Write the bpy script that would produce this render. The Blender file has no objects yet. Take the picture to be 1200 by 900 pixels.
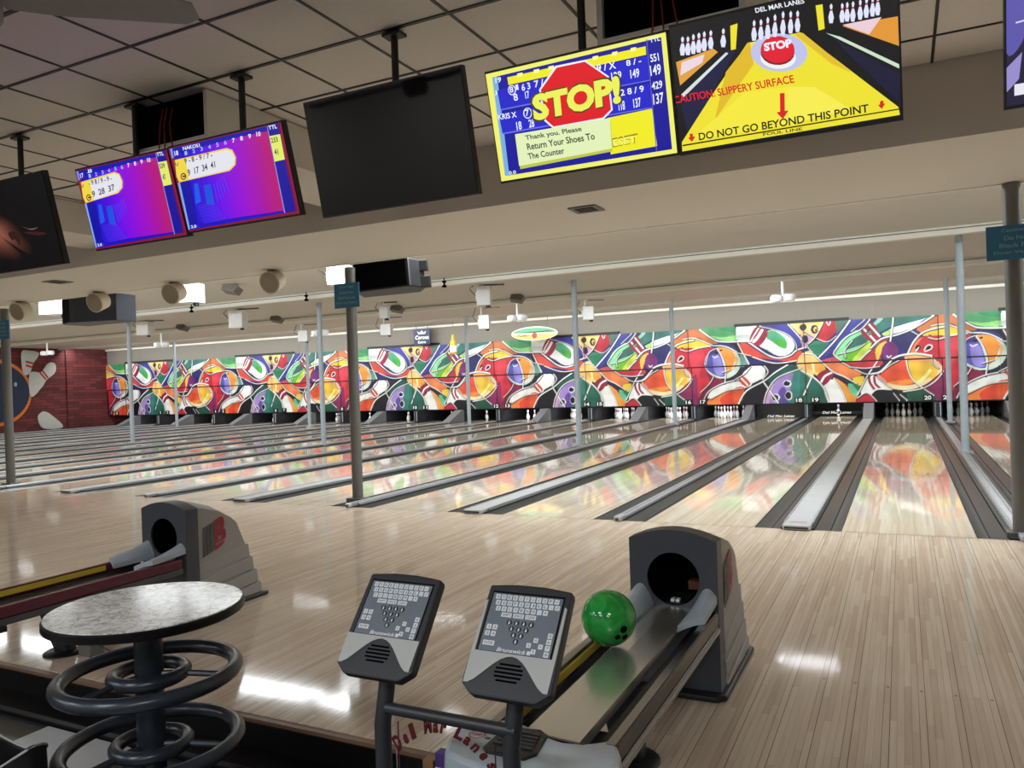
import bpy, bmesh, math, random
from mathutils import Vector, Matrix
random.seed(7)
SC = bpy.context.scene
COL = SC.collection
PI = math.pi

def lin(c):
    def f(v):
        v = v / 255.0
        return v / 12.92 if v <= 0.04045 else ((v + 0.055) / 1.055) ** 2.4
    return (f(c[0]), f(c[1]), f(c[2]), 1.0)

# ------------------------------------------------------------------ camera
FOCAL_PX = 919.33
YAW, PITCH, ROLL = 0.4621, -0.0040, -0.0351
CAM = Vector((-0.0332, -7.6274, 1.4634))
_fw = Vector((-math.sin(YAW) * math.cos(PITCH), math.cos(YAW) * math.cos(PITCH), math.sin(PITCH)))
_r = Vector((math.cos(YAW), math.sin(YAW), 0.0))
_u = _r.cross(_fw)
_r2 = _r * math.cos(ROLL) + _u * math.sin(ROLL)
_u2 = -_r * math.sin(ROLL) + _u * math.cos(ROLL)
cam_data = bpy.data.cameras.new('camera')
cam_data.sensor_width = 36.0
cam_data.sensor_fit = 'HORIZONTAL'
cam_data.lens = FOCAL_PX / 1200.0 * 36.0
cam_data.clip_start = 0.05
cam_data.clip_end = 200
camera = bpy.data.objects.new('camera', cam_data)
M = Matrix(((_r2.x, _u2.x, -_fw.x, CAM.x), (_r2.y, _u2.y, -_fw.y, CAM.y), (_r2.z, _u2.z, -_fw.z, CAM.z), (0, 0, 0, 1)))
camera.matrix_world = M
COL.objects.link(camera)
SC.camera = camera

# ------------------------------------------------------------------ view, world, lights
SC.view_settings.view_transform = 'Standard'
SC.view_settings.look = 'None'
SC.view_settings.gamma = 1.0
SC.view_settings.use_curve_mapping = False
SC.view_settings.exposure = 0.0
SC.cycles.use_denoising = True
SC.cycles.max_bounces = 7
SC.cycles.sample_clamp_indirect = 4.0
SC.cycles.caustics_reflective = False
SC.cycles.caustics_refractive = False
world = bpy.data.worlds.new('world')
SC.world = world
world.use_nodes = True
world.node_tree.nodes['Background'].inputs[0].default_value = (1.0, 0.97, 0.93, 1)
world.node_tree.nodes['Background'].inputs[1].default_value = 0.05

def area_light(name, loc, sx, sy, power, color=(1, 0.97, 0.92), rot=(0, 0, 0)):
    d = bpy.data.lights.new(name, 'AREA')
    d.shape = 'RECTANGLE'
    d.size, d.size_y = sx, sy
    d.energy = power
    d.color = color
    o = bpy.data.objects.new(name, d)
    o.location = loc
    o.rotation_euler = rot
    COL.objects.link(o)
    return o

# fluorescent troffers in the lane ceiling, above the soffit edge
x = -33.2
while x < 6.5:
    if x < -6.2:
        area_light('lane_troffer_light', (x, 2.15, 3.50), 2.35, 0.75, 100, (0.90, 0.96, 1.0), (math.radians(14), 0, 0))
    else:
        area_light('lane_troffer_light', (x, 1.05, 3.50), 2.35, 0.5, 98, (0.90, 0.96, 1.0), (math.radians(14), 0, 0))  # right-hand units added for brightness, set where the floor shows no reflection
    x += 2.6
# single tubes tucked behind the two ceiling beams and the added baffle, washing the lanes and the mural
x = -34.21
while x < 6:
    area_light('beam_tube_light', (x + 0.0, 6.50, 3.508), 1.0, 0.03, 13 if x > -3 else 5, (0.92, 0.97, 1.0), (math.radians(8), 0, 0))
    area_light('beam_tube_light', (x + 1.9, 10.86, 3.66), 1.25, 0.09, 60, (0.92, 0.97, 1.0), (math.radians(20), 0, 0))
    x += 3.62
x = -33.5
while x < 6:
    area_light('added_mural_light', (x, 15.75, 3.66), 2.4, 0.14, 66, (0.93, 0.97, 1.0), (math.radians(38), 0, 0))  # unseen row added to brighten the mural
    x += 2.7
# dim ceiling panels over the seats behind the camera
for yy in (-9.2, -11.6):
    for xx in (-11.0, -7.0, -3.0, 1.0):
        area_light('concourse_light', (xx, yy, 3.46), 1.2, 0.6, 72, (0.93, 0.96, 1.0))

# ------------------------------------------------------------------ materials
MATS = {}
def new_mat(name):
    m = bpy.data.materials.new(name)
    m.use_nodes = True
    return m, m.node_tree, m.node_tree.nodes['Principled BSDF']

def mat(name, rgb, rough=0.5, metal=0.0, coat=0.0, var=0.08, scale=6.0, bump=0.0, spec=0.5):
    """plain painted / plastic / metal material with a little procedural variation"""
    if name in MATS:
        return MATS[name]
    m, nt, b = new_mat(name)
    b.inputs['Roughness'].default_value = rough
    b.inputs['Metallic'].default_value = metal
    b.inputs['Coat Weight'].default_value = coat
    b.inputs['Specular IOR Level'].default_value = spec
    tc = nt.nodes.new('ShaderNodeTexCoord')
    nz = nt.nodes.new('ShaderNodeTexNoise')
    nz.inputs['Scale'].default_value = scale
    nz.inputs['Detail'].default_value = 4
    nt.links.new(tc.outputs['Object'], nz.inputs['Vector'])
    mx = nt.nodes.new('ShaderNodeMix')
    mx.data_type = 'RGBA'
    c = lin(rgb)
    mx.inputs[6].default_value = tuple(v * (1 - var) for v in c[:3]) + (1,)
    mx.inputs[7].default_value = tuple(min(1, v * (1 + var)) for v in c[:3]) + (1,)
    nt.links.new(nz.outputs['Fac'], mx.inputs[0])
    nt.links.new(mx.outputs[2], b.inputs['Base Color'])
    if bump:
        bp = nt.nodes.new('ShaderNodeBump')
        bp.inputs['Strength'].default_value = bump
        bp.inputs['Distance'].default_value = 0.01
        nt.links.new(nz.outputs['Fac'], bp.inputs['Height'])
        nt.links.new(bp.outputs[0], b.inputs['Normal'])
    MATS[name] = m
    return m

def emit_mat(name, rgb, strength):
    if name in MATS:
        return MATS[name]
    m = bpy.data.materials.new(name)
    m.use_nodes = True
    nt = m.node_tree
    nt.nodes.remove(nt.nodes['Principled BSDF'])
    e = nt.nodes.new('ShaderNodeEmission')
    e.inputs[0].default_value = lin(rgb)
    e.inputs[1].default_value = strength
    nt.links.new(e.outputs[0], nt.nodes['Material Output'].inputs[0])
    MATS[name] = m
    return m

def attr_mat(name, emission=None, rough=0.4):
    if name in MATS:
        return MATS[name]
    m, nt, b = new_mat(name)
    at = nt.nodes.new('ShaderNodeAttribute')
    at.attribute_name = 'Col'
    if emission:
        b.inputs['Base Color'].default_value = (0.01, 0.01, 0.012, 1)
        b.inputs['Roughness'].default_value = 0.25
        nt.links.new(at.outputs['Color'], b.inputs['Emission Color'])
        b.inputs['Emission Strength'].default_value = emission
    else:
        nt.links.new(at.outputs['Color'], b.inputs['Base Color'])
        b.inputs['Roughness'].default_value = rough
    MATS[name] = m
    return m

def math_node(nt, op, a, b=None, c=None):
    n = nt.nodes.new('ShaderNodeMath')
    n.operation = op
    for i, v in enumerate((a, b, c)):
        if v is None:
            continue
        if isinstance(v, (int, float)):
            n.inputs[i].default_value = v
        else:
            nt.links.new(v, n.inputs[i])
    return n.outputs[0]

BOARD = 0.02735
def wood_mat(name, tones, rough, length, guide, coat=0.0):
    """strip flooring: narrow boards along y, each strip piece its own tone; grain along the board"""
    m, nt, b = new_mat(name)
    geo = nt.nodes.new('ShaderNodeNewGeometry')
    sep = nt.nodes.new('ShaderNodeSeparateXYZ')
    nt.links.new(geo.outputs['Position'], sep.inputs[0])
    xb = math_node(nt, 'ADD', math_node(nt, 'DIVIDE', sep.outputs[0], BOARD), 0.5)
    ix = math_node(nt, 'FLOOR', xb)
    wn1 = nt.nodes.new('ShaderNodeTexWhiteNoise')
    wn1.noise_dimensions = '1D'
    nt.links.new(ix, wn1.inputs['W'])
    yy = math_node(nt, 'ADD', math_node(nt, 'DIVIDE', sep.outputs[1], length), math_node(nt, 'MULTIPLY', wn1.outputs['Value'], 7.0))
    iy = math_node(nt, 'FLOOR', yy)
    cmb = nt.nodes.new('ShaderNodeCombineXYZ')
    nt.links.new(ix, cmb.inputs[0])
    nt.links.new(iy, cmb.inputs[1])
    wn2 = nt.nodes.new('ShaderNodeTexWhiteNoise')
    wn2.noise_dimensions = '2D'
    nt.links.new(cmb.outputs[0], wn2.inputs['Vector'])
    ramp = nt.nodes.new('ShaderNodeValToRGB')
    ramp.color_ramp.interpolation = 'CONSTANT'
    els = ramp.color_ramp.elements
    while len(els) < len(tones):
        els.new(0.5)
    for i, t in enumerate(tones):
        els[i].position = i / len(tones)
        els[i].color = lin(t)
    nt.links.new(wn2.outputs['Value'], ramp.inputs[0])
    mp = nt.nodes.new('ShaderNodeMapping')
    mp.inputs['Scale'].default_value = (60, 2.2, 60)
    nt.links.new(geo.outputs['Position'], mp.inputs[0])
    nz = nt.nodes.new('ShaderNodeTexNoise')
    nz.inputs['Scale'].default_value = 1.0
    nz.inputs['Detail'].default_value = 3
    nt.links.new(mp.outputs[0], nz.inputs['Vector'])
    mx = nt.nodes.new('ShaderNodeMix')
    mx.data_type = 'RGBA'
    mx.blend_type = 'MULTIPLY'
    mx.inputs[0].default_value = 0.5
    gr = nt.nodes.new('ShaderNodeValToRGB')
    gr.color_ramp.elements[0].color = (0.78, 0.74, 0.71, 1)
    gr.color_ramp.elements[0].position = 0.3
    gr.color_ramp.elements[1].color = (1, 1, 1, 1)
    gr.color_ramp.elements[1].position = 0.65
    nt.links.new(nz.outputs['Fac'], gr.inputs[0])
    nt.links.new(ramp.outputs[0], mx.inputs[6])
    nt.links.new(gr.outputs[0], mx.inputs[7])
    col = mx.outputs[2]
    if guide:
        # every fifth board is a guide board with a dark joint on either side
        fr = math_node(nt, 'FRACT', xb)
        edge = math_node(nt, 'MINIMUM', fr, math_node(nt, 'SUBTRACT', 1.0, fr))
        near = math_node(nt, 'LESS_THAN', edge, 0.05)
        isg = math_node(nt, 'LESS_THAN', math_node(nt, 'ABSOLUTE', math_node(nt, 'SUBTRACT', math_node(nt, 'FLOORED_MODULO', math_node(nt, 'ADD', xb, 0.0), 5.0), 0.5)), 0.56)
        lm = math_node(nt, 'MULTIPLY', math_node(nt, 'MULTIPLY', near, isg), 0.75)
        m2 = nt.nodes.new('ShaderNodeMix')
        m2.data_type = 'RGBA'
        m2.inputs[7].default_value = lin((60, 42, 34))
        nt.links.new(lm, m2.inputs[0])
        nt.links.new(col, m2.inputs[6])
        col = m2.outputs[2]
    nt.links.new(col, b.inputs['Base Color'])
    b.inputs['Roughness'].default_value = rough
    b.inputs['Coat Weight'].default_value = coat
    b.inputs['Coat Roughness'].default_value = 0.04
    big = nt.nodes.new('ShaderNodeTexNoise')
    big.inputs['Scale'].default_value = 1.3
    nt.links.new(geo.outputs['Position'], big.inputs['Vector'])
    bp = nt.nodes.new('ShaderNodeBump')
    bp.inputs['Strength'].default_value = 0.02
    bp.inputs['Distance'].default_value = 0.04
    nt.links.new(big.outputs['Fac'], bp.inputs['Height'])
    nt.links.new(bp.outputs[0], b.inputs['Normal'])
    MATS[name] = m
    return m

WOOD_A = wood_mat('approach_maple', [(213, 195, 173), (206, 187, 165), (218, 201, 180), (202, 181, 159), (211, 193, 171), (204, 184, 162), (215, 198, 176)], 0.07, 0.8, True)
WOOD_L = wood_mat('lane_maple', [(207, 193, 170), (200, 184, 160), (212, 199, 178), (195, 177, 153), (205, 190, 166)], 0.045, 3.2, False)

def brick_mat():
    m, nt, b = new_mat('dark_red_brick')
    geo = nt.nodes.new('ShaderNodeNewGeometry')
    sep = nt.nodes.new('ShaderNodeSeparateXYZ')
    nt.links.new(geo.outputs['Position'], sep.inputs[0])
    cmb = nt.nodes.new('ShaderNodeCombineXYZ')
    nt.links.new(sep.outputs[1], cmb.inputs[0])
    nt.links.new(sep.outputs[2], cmb.inputs[1])
    br = nt.nodes.new('ShaderNodeTexBrick')
    br.inputs['Color1'].default_value = lin((122, 52, 52))
    br.inputs['Color2'].default_value = lin((80, 30, 34))
    br.inputs['Mortar'].default_value = lin((58, 26, 28))
    br.inputs['Scale'].default_value = 1.0
    br.inputs['Brick Width'].default_value = 0.62
    br.inputs['Row Height'].default_value = 0.135
    br.inputs['Mortar Size'].default_value = 0.01
    nt.links.new(cmb.outputs[0], br.inputs['Vector'])
    nt.links.new(br.outputs['Color'], b.inputs['Base Color'])
    bp = nt.nodes.new('ShaderNodeBump')
    bp.invert = True
    bp.inputs['Strength'].default_value = 0.6
    nt.links.new(br.outputs['Fac'], bp.inputs['Height'])
    nt.links.new(bp.outputs[0], b.inputs['Normal'])
    b.inputs['Roughness'].default_value = 0.7
    MATS['brick'] = m
    return m
BRICK = brick_mat()

def laminate_mat():
    m, nt, b = new_mat('speckled_laminate')
    tc = nt.nodes.new('ShaderNodeTexCoord')
    n1 = nt.nodes.new('ShaderNodeTexNoise')
    n1.inputs['Scale'].default_value = 26
    n1.inputs['Detail'].default_value = 8
    n1.inputs['Roughness'].default_value = 0.75
    n1.inputs['Distortion'].default_value = 1.2
    nt.links.new(tc.outputs['Object'], n1.inputs['Vector'])
    r = nt.nodes.new('ShaderNodeValToRGB')
    r.color_ramp.elements[0].position = 0.36
    r.color_ramp.elements[0].color = lin((138, 143, 141))
    r.color_ramp.elements[1].position = 0.56
    r.color_ramp.elements[1].color = lin((250, 251, 249))
    nt.links.new(n1.outputs['Fac'], r.inputs[0])
    nt.links.new(r.outputs[0], b.inputs['Base Color'])
    b.inputs['Roughness'].default_value = 0.13
    MATS['laminate'] = m
    return m
LAMINATE = laminate_mat()

def ball_mat():
    m, nt, b = new_mat('swirled_green')
    tc = nt.nodes.new('ShaderNodeTexCoord')
    n1 = nt.nodes.new('ShaderNodeTexNoise')
    n1.inputs['Scale'].default_value = 9
    n1.inputs['Detail'].default_value = 6
    n1.inputs['Distortion'].default_value = 2.2
    nt.links.new(tc.outputs['Object'], n1.inputs['Vector'])
    r = nt.nodes.new('ShaderNodeValToRGB')
    r.color_ramp.elements[0].position = 0.3
    r.color_ramp.elements[0].color = lin((18, 128, 44))
    r.color_ramp.elements[1].position = 0.75
    r.color_ramp.elements[1].color = lin((62, 186, 84))
    nt.links.new(n1.outputs['Fac'], r.inputs[0])
    nt.links.new(r.outputs[0], b.inputs['Base Color'])
    b.inputs['Roughness'].default_value = 0.12
    MATS['ball'] = m
    return m

GREY_DK = mat('dark_grey_paint', (104, 103, 98), 0.45)
POLE_LT = mat('pale_blue_grey_paint', (176, 190, 200), 0.45)
BLACK = mat('black_plastic', (24, 25, 28), 0.4)
BLACK_G = mat('gloss_black', (14, 14, 16), 0.15)
HOLE = mat('hollow_black', (6, 6, 7), 0.9, spec=0.05)
WHITE = mat('white_plastic', (232, 233, 230), 0.45)
PAINT = mat('beige_ceiling_paint', (216, 211, 200), 0.55, var=0.03, scale=1.5)
PAINT_W = mat('off_white_trim_paint', (242, 240, 230), 0.5, var=0.03)
TAUPE = mat('taupe_wall_paint', (212, 205, 195), 0.6, var=0.03, scale=1.5)
STEEL = mat('brushed_steel', (222, 221, 216), 0.24, metal=0.85, var=0.12, scale=3)
CHROME = mat('dark_chrome', (150, 150, 152), 0.2, metal=1.0)

# ------------------------------------------------------------------ mesh helpers
class MB:
    def __init__(s):
        s.bm = bmesh.new()
        s.mi = 0
    def _faces(s, vs, faces):
        out = []
        for f in faces:
            try:
                fc = s.bm.faces.new([vs[i] for i in f])
                fc.material_index = s.mi
                out.append(fc)
            except ValueError:
                pass
        return out
    def box(s, x0, x1, y0, y1, z0, z1, mx=None):
        p = [(x0, y0, z0), (x1, y0, z0), (x1, y1, z0), (x0, y1, z0), (x0, y0, z1), (x1, y0, z1), (x1, y1, z1), (x0, y1, z1)]
        vs = [s.bm.verts.new((mx @ Vector(q)) if mx else q) for q in p]
        s._faces(vs, [(0, 3, 2, 1), (4, 5, 6, 7), (0, 1, 5, 4), (1, 2, 6, 5), (2, 3, 7, 6), (3, 0, 4, 7)])
        return s
    def cyl(s, p0, p1, r0, r1=None, n=16, caps=True):
        p0, p1 = Vector(p0), Vector(p1)
        r1 = r0 if r1 is None else r1
        d = (p1 - p0).normalized()
        a = d.orthogonal().normalized()
        b = d.cross(a)
        A = [s.bm.verts.new(p0 + (a * math.cos(2 * PI * k / n) + b * math.sin(2 * PI * k / n)) * r0) for k in range(n)]
        B = [s.bm.verts.new(p1 + (a * math.cos(2 * PI * k / n) + b * math.sin(2 * PI * k / n)) * r1) for k in range(n)]
        for k in range(n):
            s._faces([A[k], A[(k + 1) % n], B[(k + 1) % n], B[k]], [(0, 1, 2, 3)])
        if caps:
            f = s.bm.faces.new(list(reversed(A))); f.material_index = s.mi
            f = s.bm.faces.new(B); f.material_index = s.mi
        return s
    def lathe(s, prof, c=(0, 0, 0), n=16):
        c = Vector(c)
        rings = []
        for r, z in prof:
            if r < 1e-6:
                rings.append([s.bm.verts.new(c + Vector((0, 0, z)))])
            else:
                rings.append([s.bm.verts.new(c + Vector((r * math.cos(2 * PI * k / n), r * math.sin(2 * PI * k / n), z))) for k in range(n)])
        for a, b in zip(rings, rings[1:]):
            for k in range(n):
                k2 = (k + 1) % n
                if len(a) == 1 and len(b) == 1:
                    continue
                if len(a) == 1:
                    s._faces([a[0], b[k2], b[k]], [(2, 1, 0)])
                elif len(b) == 1:
                    s._faces([a[k], a[k2], b[0]], [(0, 1, 2)])
                else:
                    s._faces([a[k], a[k2], b[k2], b[k]], [(0, 1, 2, 3)])
        return s
    def tube(s, pts, r, n=8, closed=False):
        pts = [Vector(p) for p in pts]
        m = len(pts)
        rings = []
        prev = None
        for i, p in enumerate(pts):
            if closed:
                t = pts[(i + 1) % m] - pts[i - 1]
            else:
                t = pts[min(i + 1, m - 1)] - pts[max(i - 1, 0)]
            t.normalize()
            if prev is None:
                a = t.orthogonal().normalized()
            else:
                a = (prev - t * prev.dot(t)).normalized()
            prev = a
            b = t.cross(a)
            rr = r[i] if isinstance(r, (list, tuple)) else r
            rings.append([s.bm.verts.new(p + (a * math.cos(2 * PI * k / n) + b * math.sin(2 * PI * k / n)) * rr) for k in range(n)])
        rng = range(m) if closed else range(m - 1)
        for i in rng:
            A, B = rings[i], rings[(i + 1) % m]
            off = 0
            if closed and i == m - 1:
                off = min(range(n), key=lambda q: (A[0].co - B[q].co).length)
            for k in range(n):
                s._faces([A[k], A[(k + 1) % n], B[(k + 1 + off) % n], B[(k + off) % n]], [(0, 1, 2, 3)])
        if not closed:
            f = s.bm.faces.new(list(reversed(rings[0]))); f.material_index = s.mi
            f = s.bm.faces.new(rings[-1]); f.material_index = s.mi
        return s
    def prism(s, poly, d0, d1, axis='y', mx=None):
        """poly of 2-D points extruded along an axis: x -> (y,z), y -> (x,z), z -> (x,y)"""
        def P(q, d):
            v = Vector((d, q[0], q[1])) if axis == 'x' else Vector((q[0], d, q[1])) if axis == 'y' else Vector((q[0], q[1], d))
            return (mx @ v) if mx else v
        A = [s.bm.verts.new(P(q, d0)) for q in poly]
        B = [s.bm.verts.new(P(q, d1)) for q in poly]
        n = len(poly)
        for k in range(n):
            s._faces([A[k], A[(k + 1) % n], B[(k + 1) % n], B[k]], [(0, 1, 2, 3)])
        for L in (A[::-1], B):
            f = s.bm.faces.new(L); f.material_index = s.mi
        return s
    def loft(s, rings, caps=True):
        R = [[s.bm.verts.new(p) for p in ring] for ring in rings]
        for a, b in zip(R, R[1:]):
            n = len(a)
            for k in range(n):
                s._faces([a[k], a[(k + 1) % n], b[(k + 1) % n], b[k]], [(0, 1, 2, 3)])
        if caps:
            for L in (R[0][::-1], R[-1]):
                f = s.bm.faces.new(L); f.material_index = s.mi
        return s
    def sheet(s, grid, thick=None):
        """grid of points; optional thickness vector gives it a second face"""
        def lay(g):
            return [[s.bm.verts.new(p) for p in row] for row in g]
        A = lay(grid)
        def quads(G, rev):
            for i in range(len(G) - 1):
                for j in range(len(G[0]) - 1):
                    f = [G[i][j], G[i + 1][j], G[i + 1][j + 1], G[i][j + 1]]
                    s._faces(f[::-1] if rev else f, [(0, 1, 2, 3)])
        quads(A, False)
        if thick is not None:
            t = Vector(thick)
            B = lay([[Vector(p) + t for p in row] for row in grid])
            quads(B, True)
            n, m = len(A), len(A[0])
            edge = [(i, 0) for i in range(n)] + [(n - 1, j) for j in range(1, m)] + [(i, m - 1) for i in range(n - 2, -1, -1)] + [(0, j) for j in range(m - 2, 0, -1)]
            for (i, j), (k, l) in zip(edge, edge[1:] + edge[:1]):
                s._faces([A[i][j], A[k][l], B[k][l], B[i][j]], [(0, 1, 2, 3)])
        return s
    def sphere(s, c, r, nu=24, nv=14):
        return s.lathe([(max(0.0, r * math.sin(PI * i / nv)) if 0 < i < nv else 0.0, -r * math.cos(PI * i / nv)) for i in range(nv + 1)], c, nu)
    def text(s, body, bl, br, tl, off=(0, 0, 0), bold=0.0, fit=True):
        """flat lettering fitted to the parallelogram bottom-left, bottom-right, top-left (3-D points)"""
        V, F = glyphs(body, bold)
        bl, br, tl = Vector(bl), Vector(br), Vector(tl)
        o = Vector(off)
        vs = [s.bm.verts.new(bl + (br - bl) * p[0] + (tl - bl) * p[1] + o) for p in V]
        s._faces(vs, F)
        return s
    def build(s, name, material, parent=None, smooth=False, bevel=0.0, loc=None, normals=True):
        if normals:
            bmesh.ops.recalc_face_normals(s.bm, faces=s.bm.faces[:])
        me = bpy.data.meshes.new(name)
        s.bm.to_mesh(me)
        s.bm.free()
        for m in (material if isinstance(material, (list, tuple)) else [material]):
            me.materials.append(m)
        if smooth:
            for p in me.polygons:
                p.use_smooth = True
            if smooth != 'all':
                try:
                    me.set_sharp_from_angle(angle=math.radians(40))
                except Exception:
                    pass
        o = bpy.data.objects.new(name, me)
        COL.objects.link(o)
        if parent is not None:
            o.parent = parent
        if loc is not None:
            o.location = loc
        if bevel:
            b = o.modifiers.new('bevel', 'BEVEL')
            b.width = bevel
            b.segments = 2
            b.limit_method = 'ANGLE'
            b.angle_limit = math.radians(35)
        return o

_GL = {}
def glyphs(body, bold=0.0):
    key = (body, bold)
    if key not in _GL:
        cu = bpy.data.curves.new('glyphs', 'FONT')
        cu.body = body
        cu.offset = bold
        cu.resolution_u = 3
        ob = bpy.data.objects.new('glyphs', cu)
        me = bpy.data.meshes.new_from_object(ob)
        P = [v.co.copy() for v in me.vertices]
        F = [tuple(p.vertices) for p in me.polygons]
        bpy.data.objects.remove(ob)
        bpy.data.curves.remove(cu)
        bpy.data.meshes.remove(me)
        x0, x1 = min(p.x for p in P), max(p.x for p in P)
        y0, y1 = min(p.y for p in P), max(p.y for p in P)
        _GL[key] = ([((p.x - x0) / max(1e-6, x1 - x0), (p.y - y0) / max(1e-6, y1 - y0)) for p in P], F)
    return _GL[key]

NUM = 'zero one two three four five six seven eight nine ten eleven twelve thirteen fourteen fifteen sixteen seventeen eighteen nineteen twenty twenty-one twenty-two'.split()
def worded(s):
    return ' '.join(NUM[int(w.strip(','))] + (',' if w.endswith(',') else '') if w.strip(',').isdigit() and int(w.strip(',')) < 23 else w for w in s.split())

def tag(o, label, cat, group=None):
    o['label'] = worded(label)
    o['category'] = cat
    if group:
        o['group'] = group
    return o

def thing(name, label, cat, loc=(0, 0, 0), rot=(0, 0, 0), group=None):
    o = bpy.data.objects.new(name, None)
    o.empty_display_size = 0.1
    COL.objects.link(o)
    o.location = loc
    o.rotation_euler = rot
    return tag(o, label, cat, group)

def struct(o):
    o['kind'] = 'structure'
    return o

def kids(o):
    return list(o.children)

def dup(root, loc=None, rot=None, label=None):
    c = root.copy()
    COL.objects.link(c)
    if loc is not None:
        c.location = loc
    if rot is not None:
        c.rotation_euler = rot
    if label:
        c['label'] = label
    def rec(src, dst):
        for ch in kids(src):
            d = ch.copy()
            COL.objects.link(d)
            d.parent = dst
            d.matrix_parent_inverse = ch.matrix_parent_inverse.copy()
            rec(ch, d)
    rec(root, c)
    return c

def paint_mesh(name, items, W, H, material, parent, step=0.0005):
    """coloured flat graphics on a screen: items in thousandths of width / height, stacked in thin layers towards -y"""
    bm = bmesh.new()
    cl = bm.loops.layers.float_color.new('Col')
    for k, it in enumerate(items):
        d = -step * (k + 1) * 0.35
        c = lin(it[1])
        if it[0] == 'P':
            pts = it[2]
            if len(it) > 3:
                n = len(pts)
                pts = [tuple(0.5 * (2 * pts[i][j] + (pts[(i + 1) % n][j] - pts[i - 1][j]) * u + (2 * pts[i - 1][j] - 5 * pts[i][j] + 4 * pts[(i + 1) % n][j] - pts[(i + 2) % n][j]) * u * u + (3 * pts[i][j] - pts[i - 1][j] - 3 * pts[(i + 1) % n][j] + pts[(i + 2) % n][j]) * u ** 3) for j in (0, 1)) for i in range(n) for u in (0.0, 0.2, 0.4, 0.6, 0.8)]
            if len(pts) < 3:
                continue
            vs = [bm.verts.new((min(1000, max(0, p[0])) / 1000 * W, d, min(1000, max(0, p[1])) / 1000 * H)) for p in pts]
            try:
                fs = [bm.faces.new(vs)]
            except ValueError:
                continue
        else:
            V, F = glyphs(it[2], 0.055 if 'STOP' in it[2] else 0.02)
            a, b, t = [Vector((q[0] / 1000 * W, d, q[1] / 1000 * H)) for q in it[3:6]]
            q = [a + (b - a) * p[0] + (t - a) * p[1] for p in V]
            vs = [bm.verts.new((min(W, max(0, p.x)), p.y, min(H, max(0, p.z)))) for p in q]
            fs = []
            for f in F:
                try:
                    fs.append(bm.faces.new([vs[i] for i in f]))
                except ValueError:
                    pass
        for f in fs:
            f.normal_update()
            if f.normal.y > 0:
                f.normal_flip()
            for lp in f.loops:
                lp[cl] = c
    me = bpy.data.meshes.new(name)
    bm.to_mesh(me)
    bm.free()
    me.materials.append(material)
    o = bpy.data.objects.new(name, me)
    COL.objects.link(o)
    o.parent = parent
    return o
# ------------------------------------------------------------------ room shell
CEIL = 3.5          # concourse ceiling
LCEIL = 3.60        # lane ceiling
FL = -0.16          # seating floor, one step below the approach
FOUL, EDGE = 0.0, -5.0
XW, XE = -34.9, 7.2

GUT = mat('gutter_grey', (58, 60, 60), 0.3, var=0.2, scale=4)
GUT_E = mat('gutter_edge_black', (26, 25, 25), 0.5)
CAPW = mat('capping_grey', (176, 178, 178), 0.4, var=0.12, scale=3)
CAP_M = mat('capping_metal', (186, 188, 193), 0.3, metal=0.4, var=0.15)
KICK = mat('kickback_grey', (120, 122, 126), 0.45, var=0.1)
PIT = mat('pit_black', (12, 12, 13), 0.7)
TILE_BK = mat('dark_vinyl_tile', (38, 38, 40), 0.22, var=0.25, scale=9, bump=0.08)
TILE_LT = mat('pale_vinyl_tile', (176, 178, 178), 0.4, var=0.06)
NOSING = mat('dark_metal_nosing', (70, 70, 72), 0.3, metal=0.8)

# approach floor: 300 nearest boards one by one, the rest joined
floor = struct(MB().box(XW, XE, EDGE, 19.2, -0.10, -0.055).build('floor', PIT))
board_mesh = None
i0 = -240
for k in range(i0, i0 + 297):
    xc = k * BOARD
    if board_mesh is None:
        b = MB().box(-BOARD / 2 + 0.0003, BOARD / 2 - 0.0003, EDGE, FOUL, -0.02, 0.0).build('floor_board', WOOD_A, floor)
        board_mesh = b.data
    else:
        b = bpy.data.objects.new('floor_board', board_mesh)
        COL.objects.link(b)
        b.parent = floor
    b.location = (xc, 0, 0)
m = MB()
m.box(XW, (i0 - 0.5) * BOARD, EDGE, FOUL, -0.02, 0.0)
m.box((i0 + 296.5) * BOARD, XE, EDGE, FOUL, -0.02, 0.0)
o = m.build('distant_floor_boards', WOOD_A, floor)
o['kind'] = 'stuff'
# small dark approach dots in front of the nearest lane and its neighbours
m = MB()
for cx in (-0.05 + 0.05, -1.86):
    for k in range(-3, 4):
        m.lathe([(0, 0.0004), (0.007, 0.0004)], (cx + k * 0.1365 + 0.0, -3.667, 0), 10)
o = m.build('approach_dots', mat('dot_brown', (52, 32, 26), 0.5), floor)
o['kind'] = 'stuff'

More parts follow.
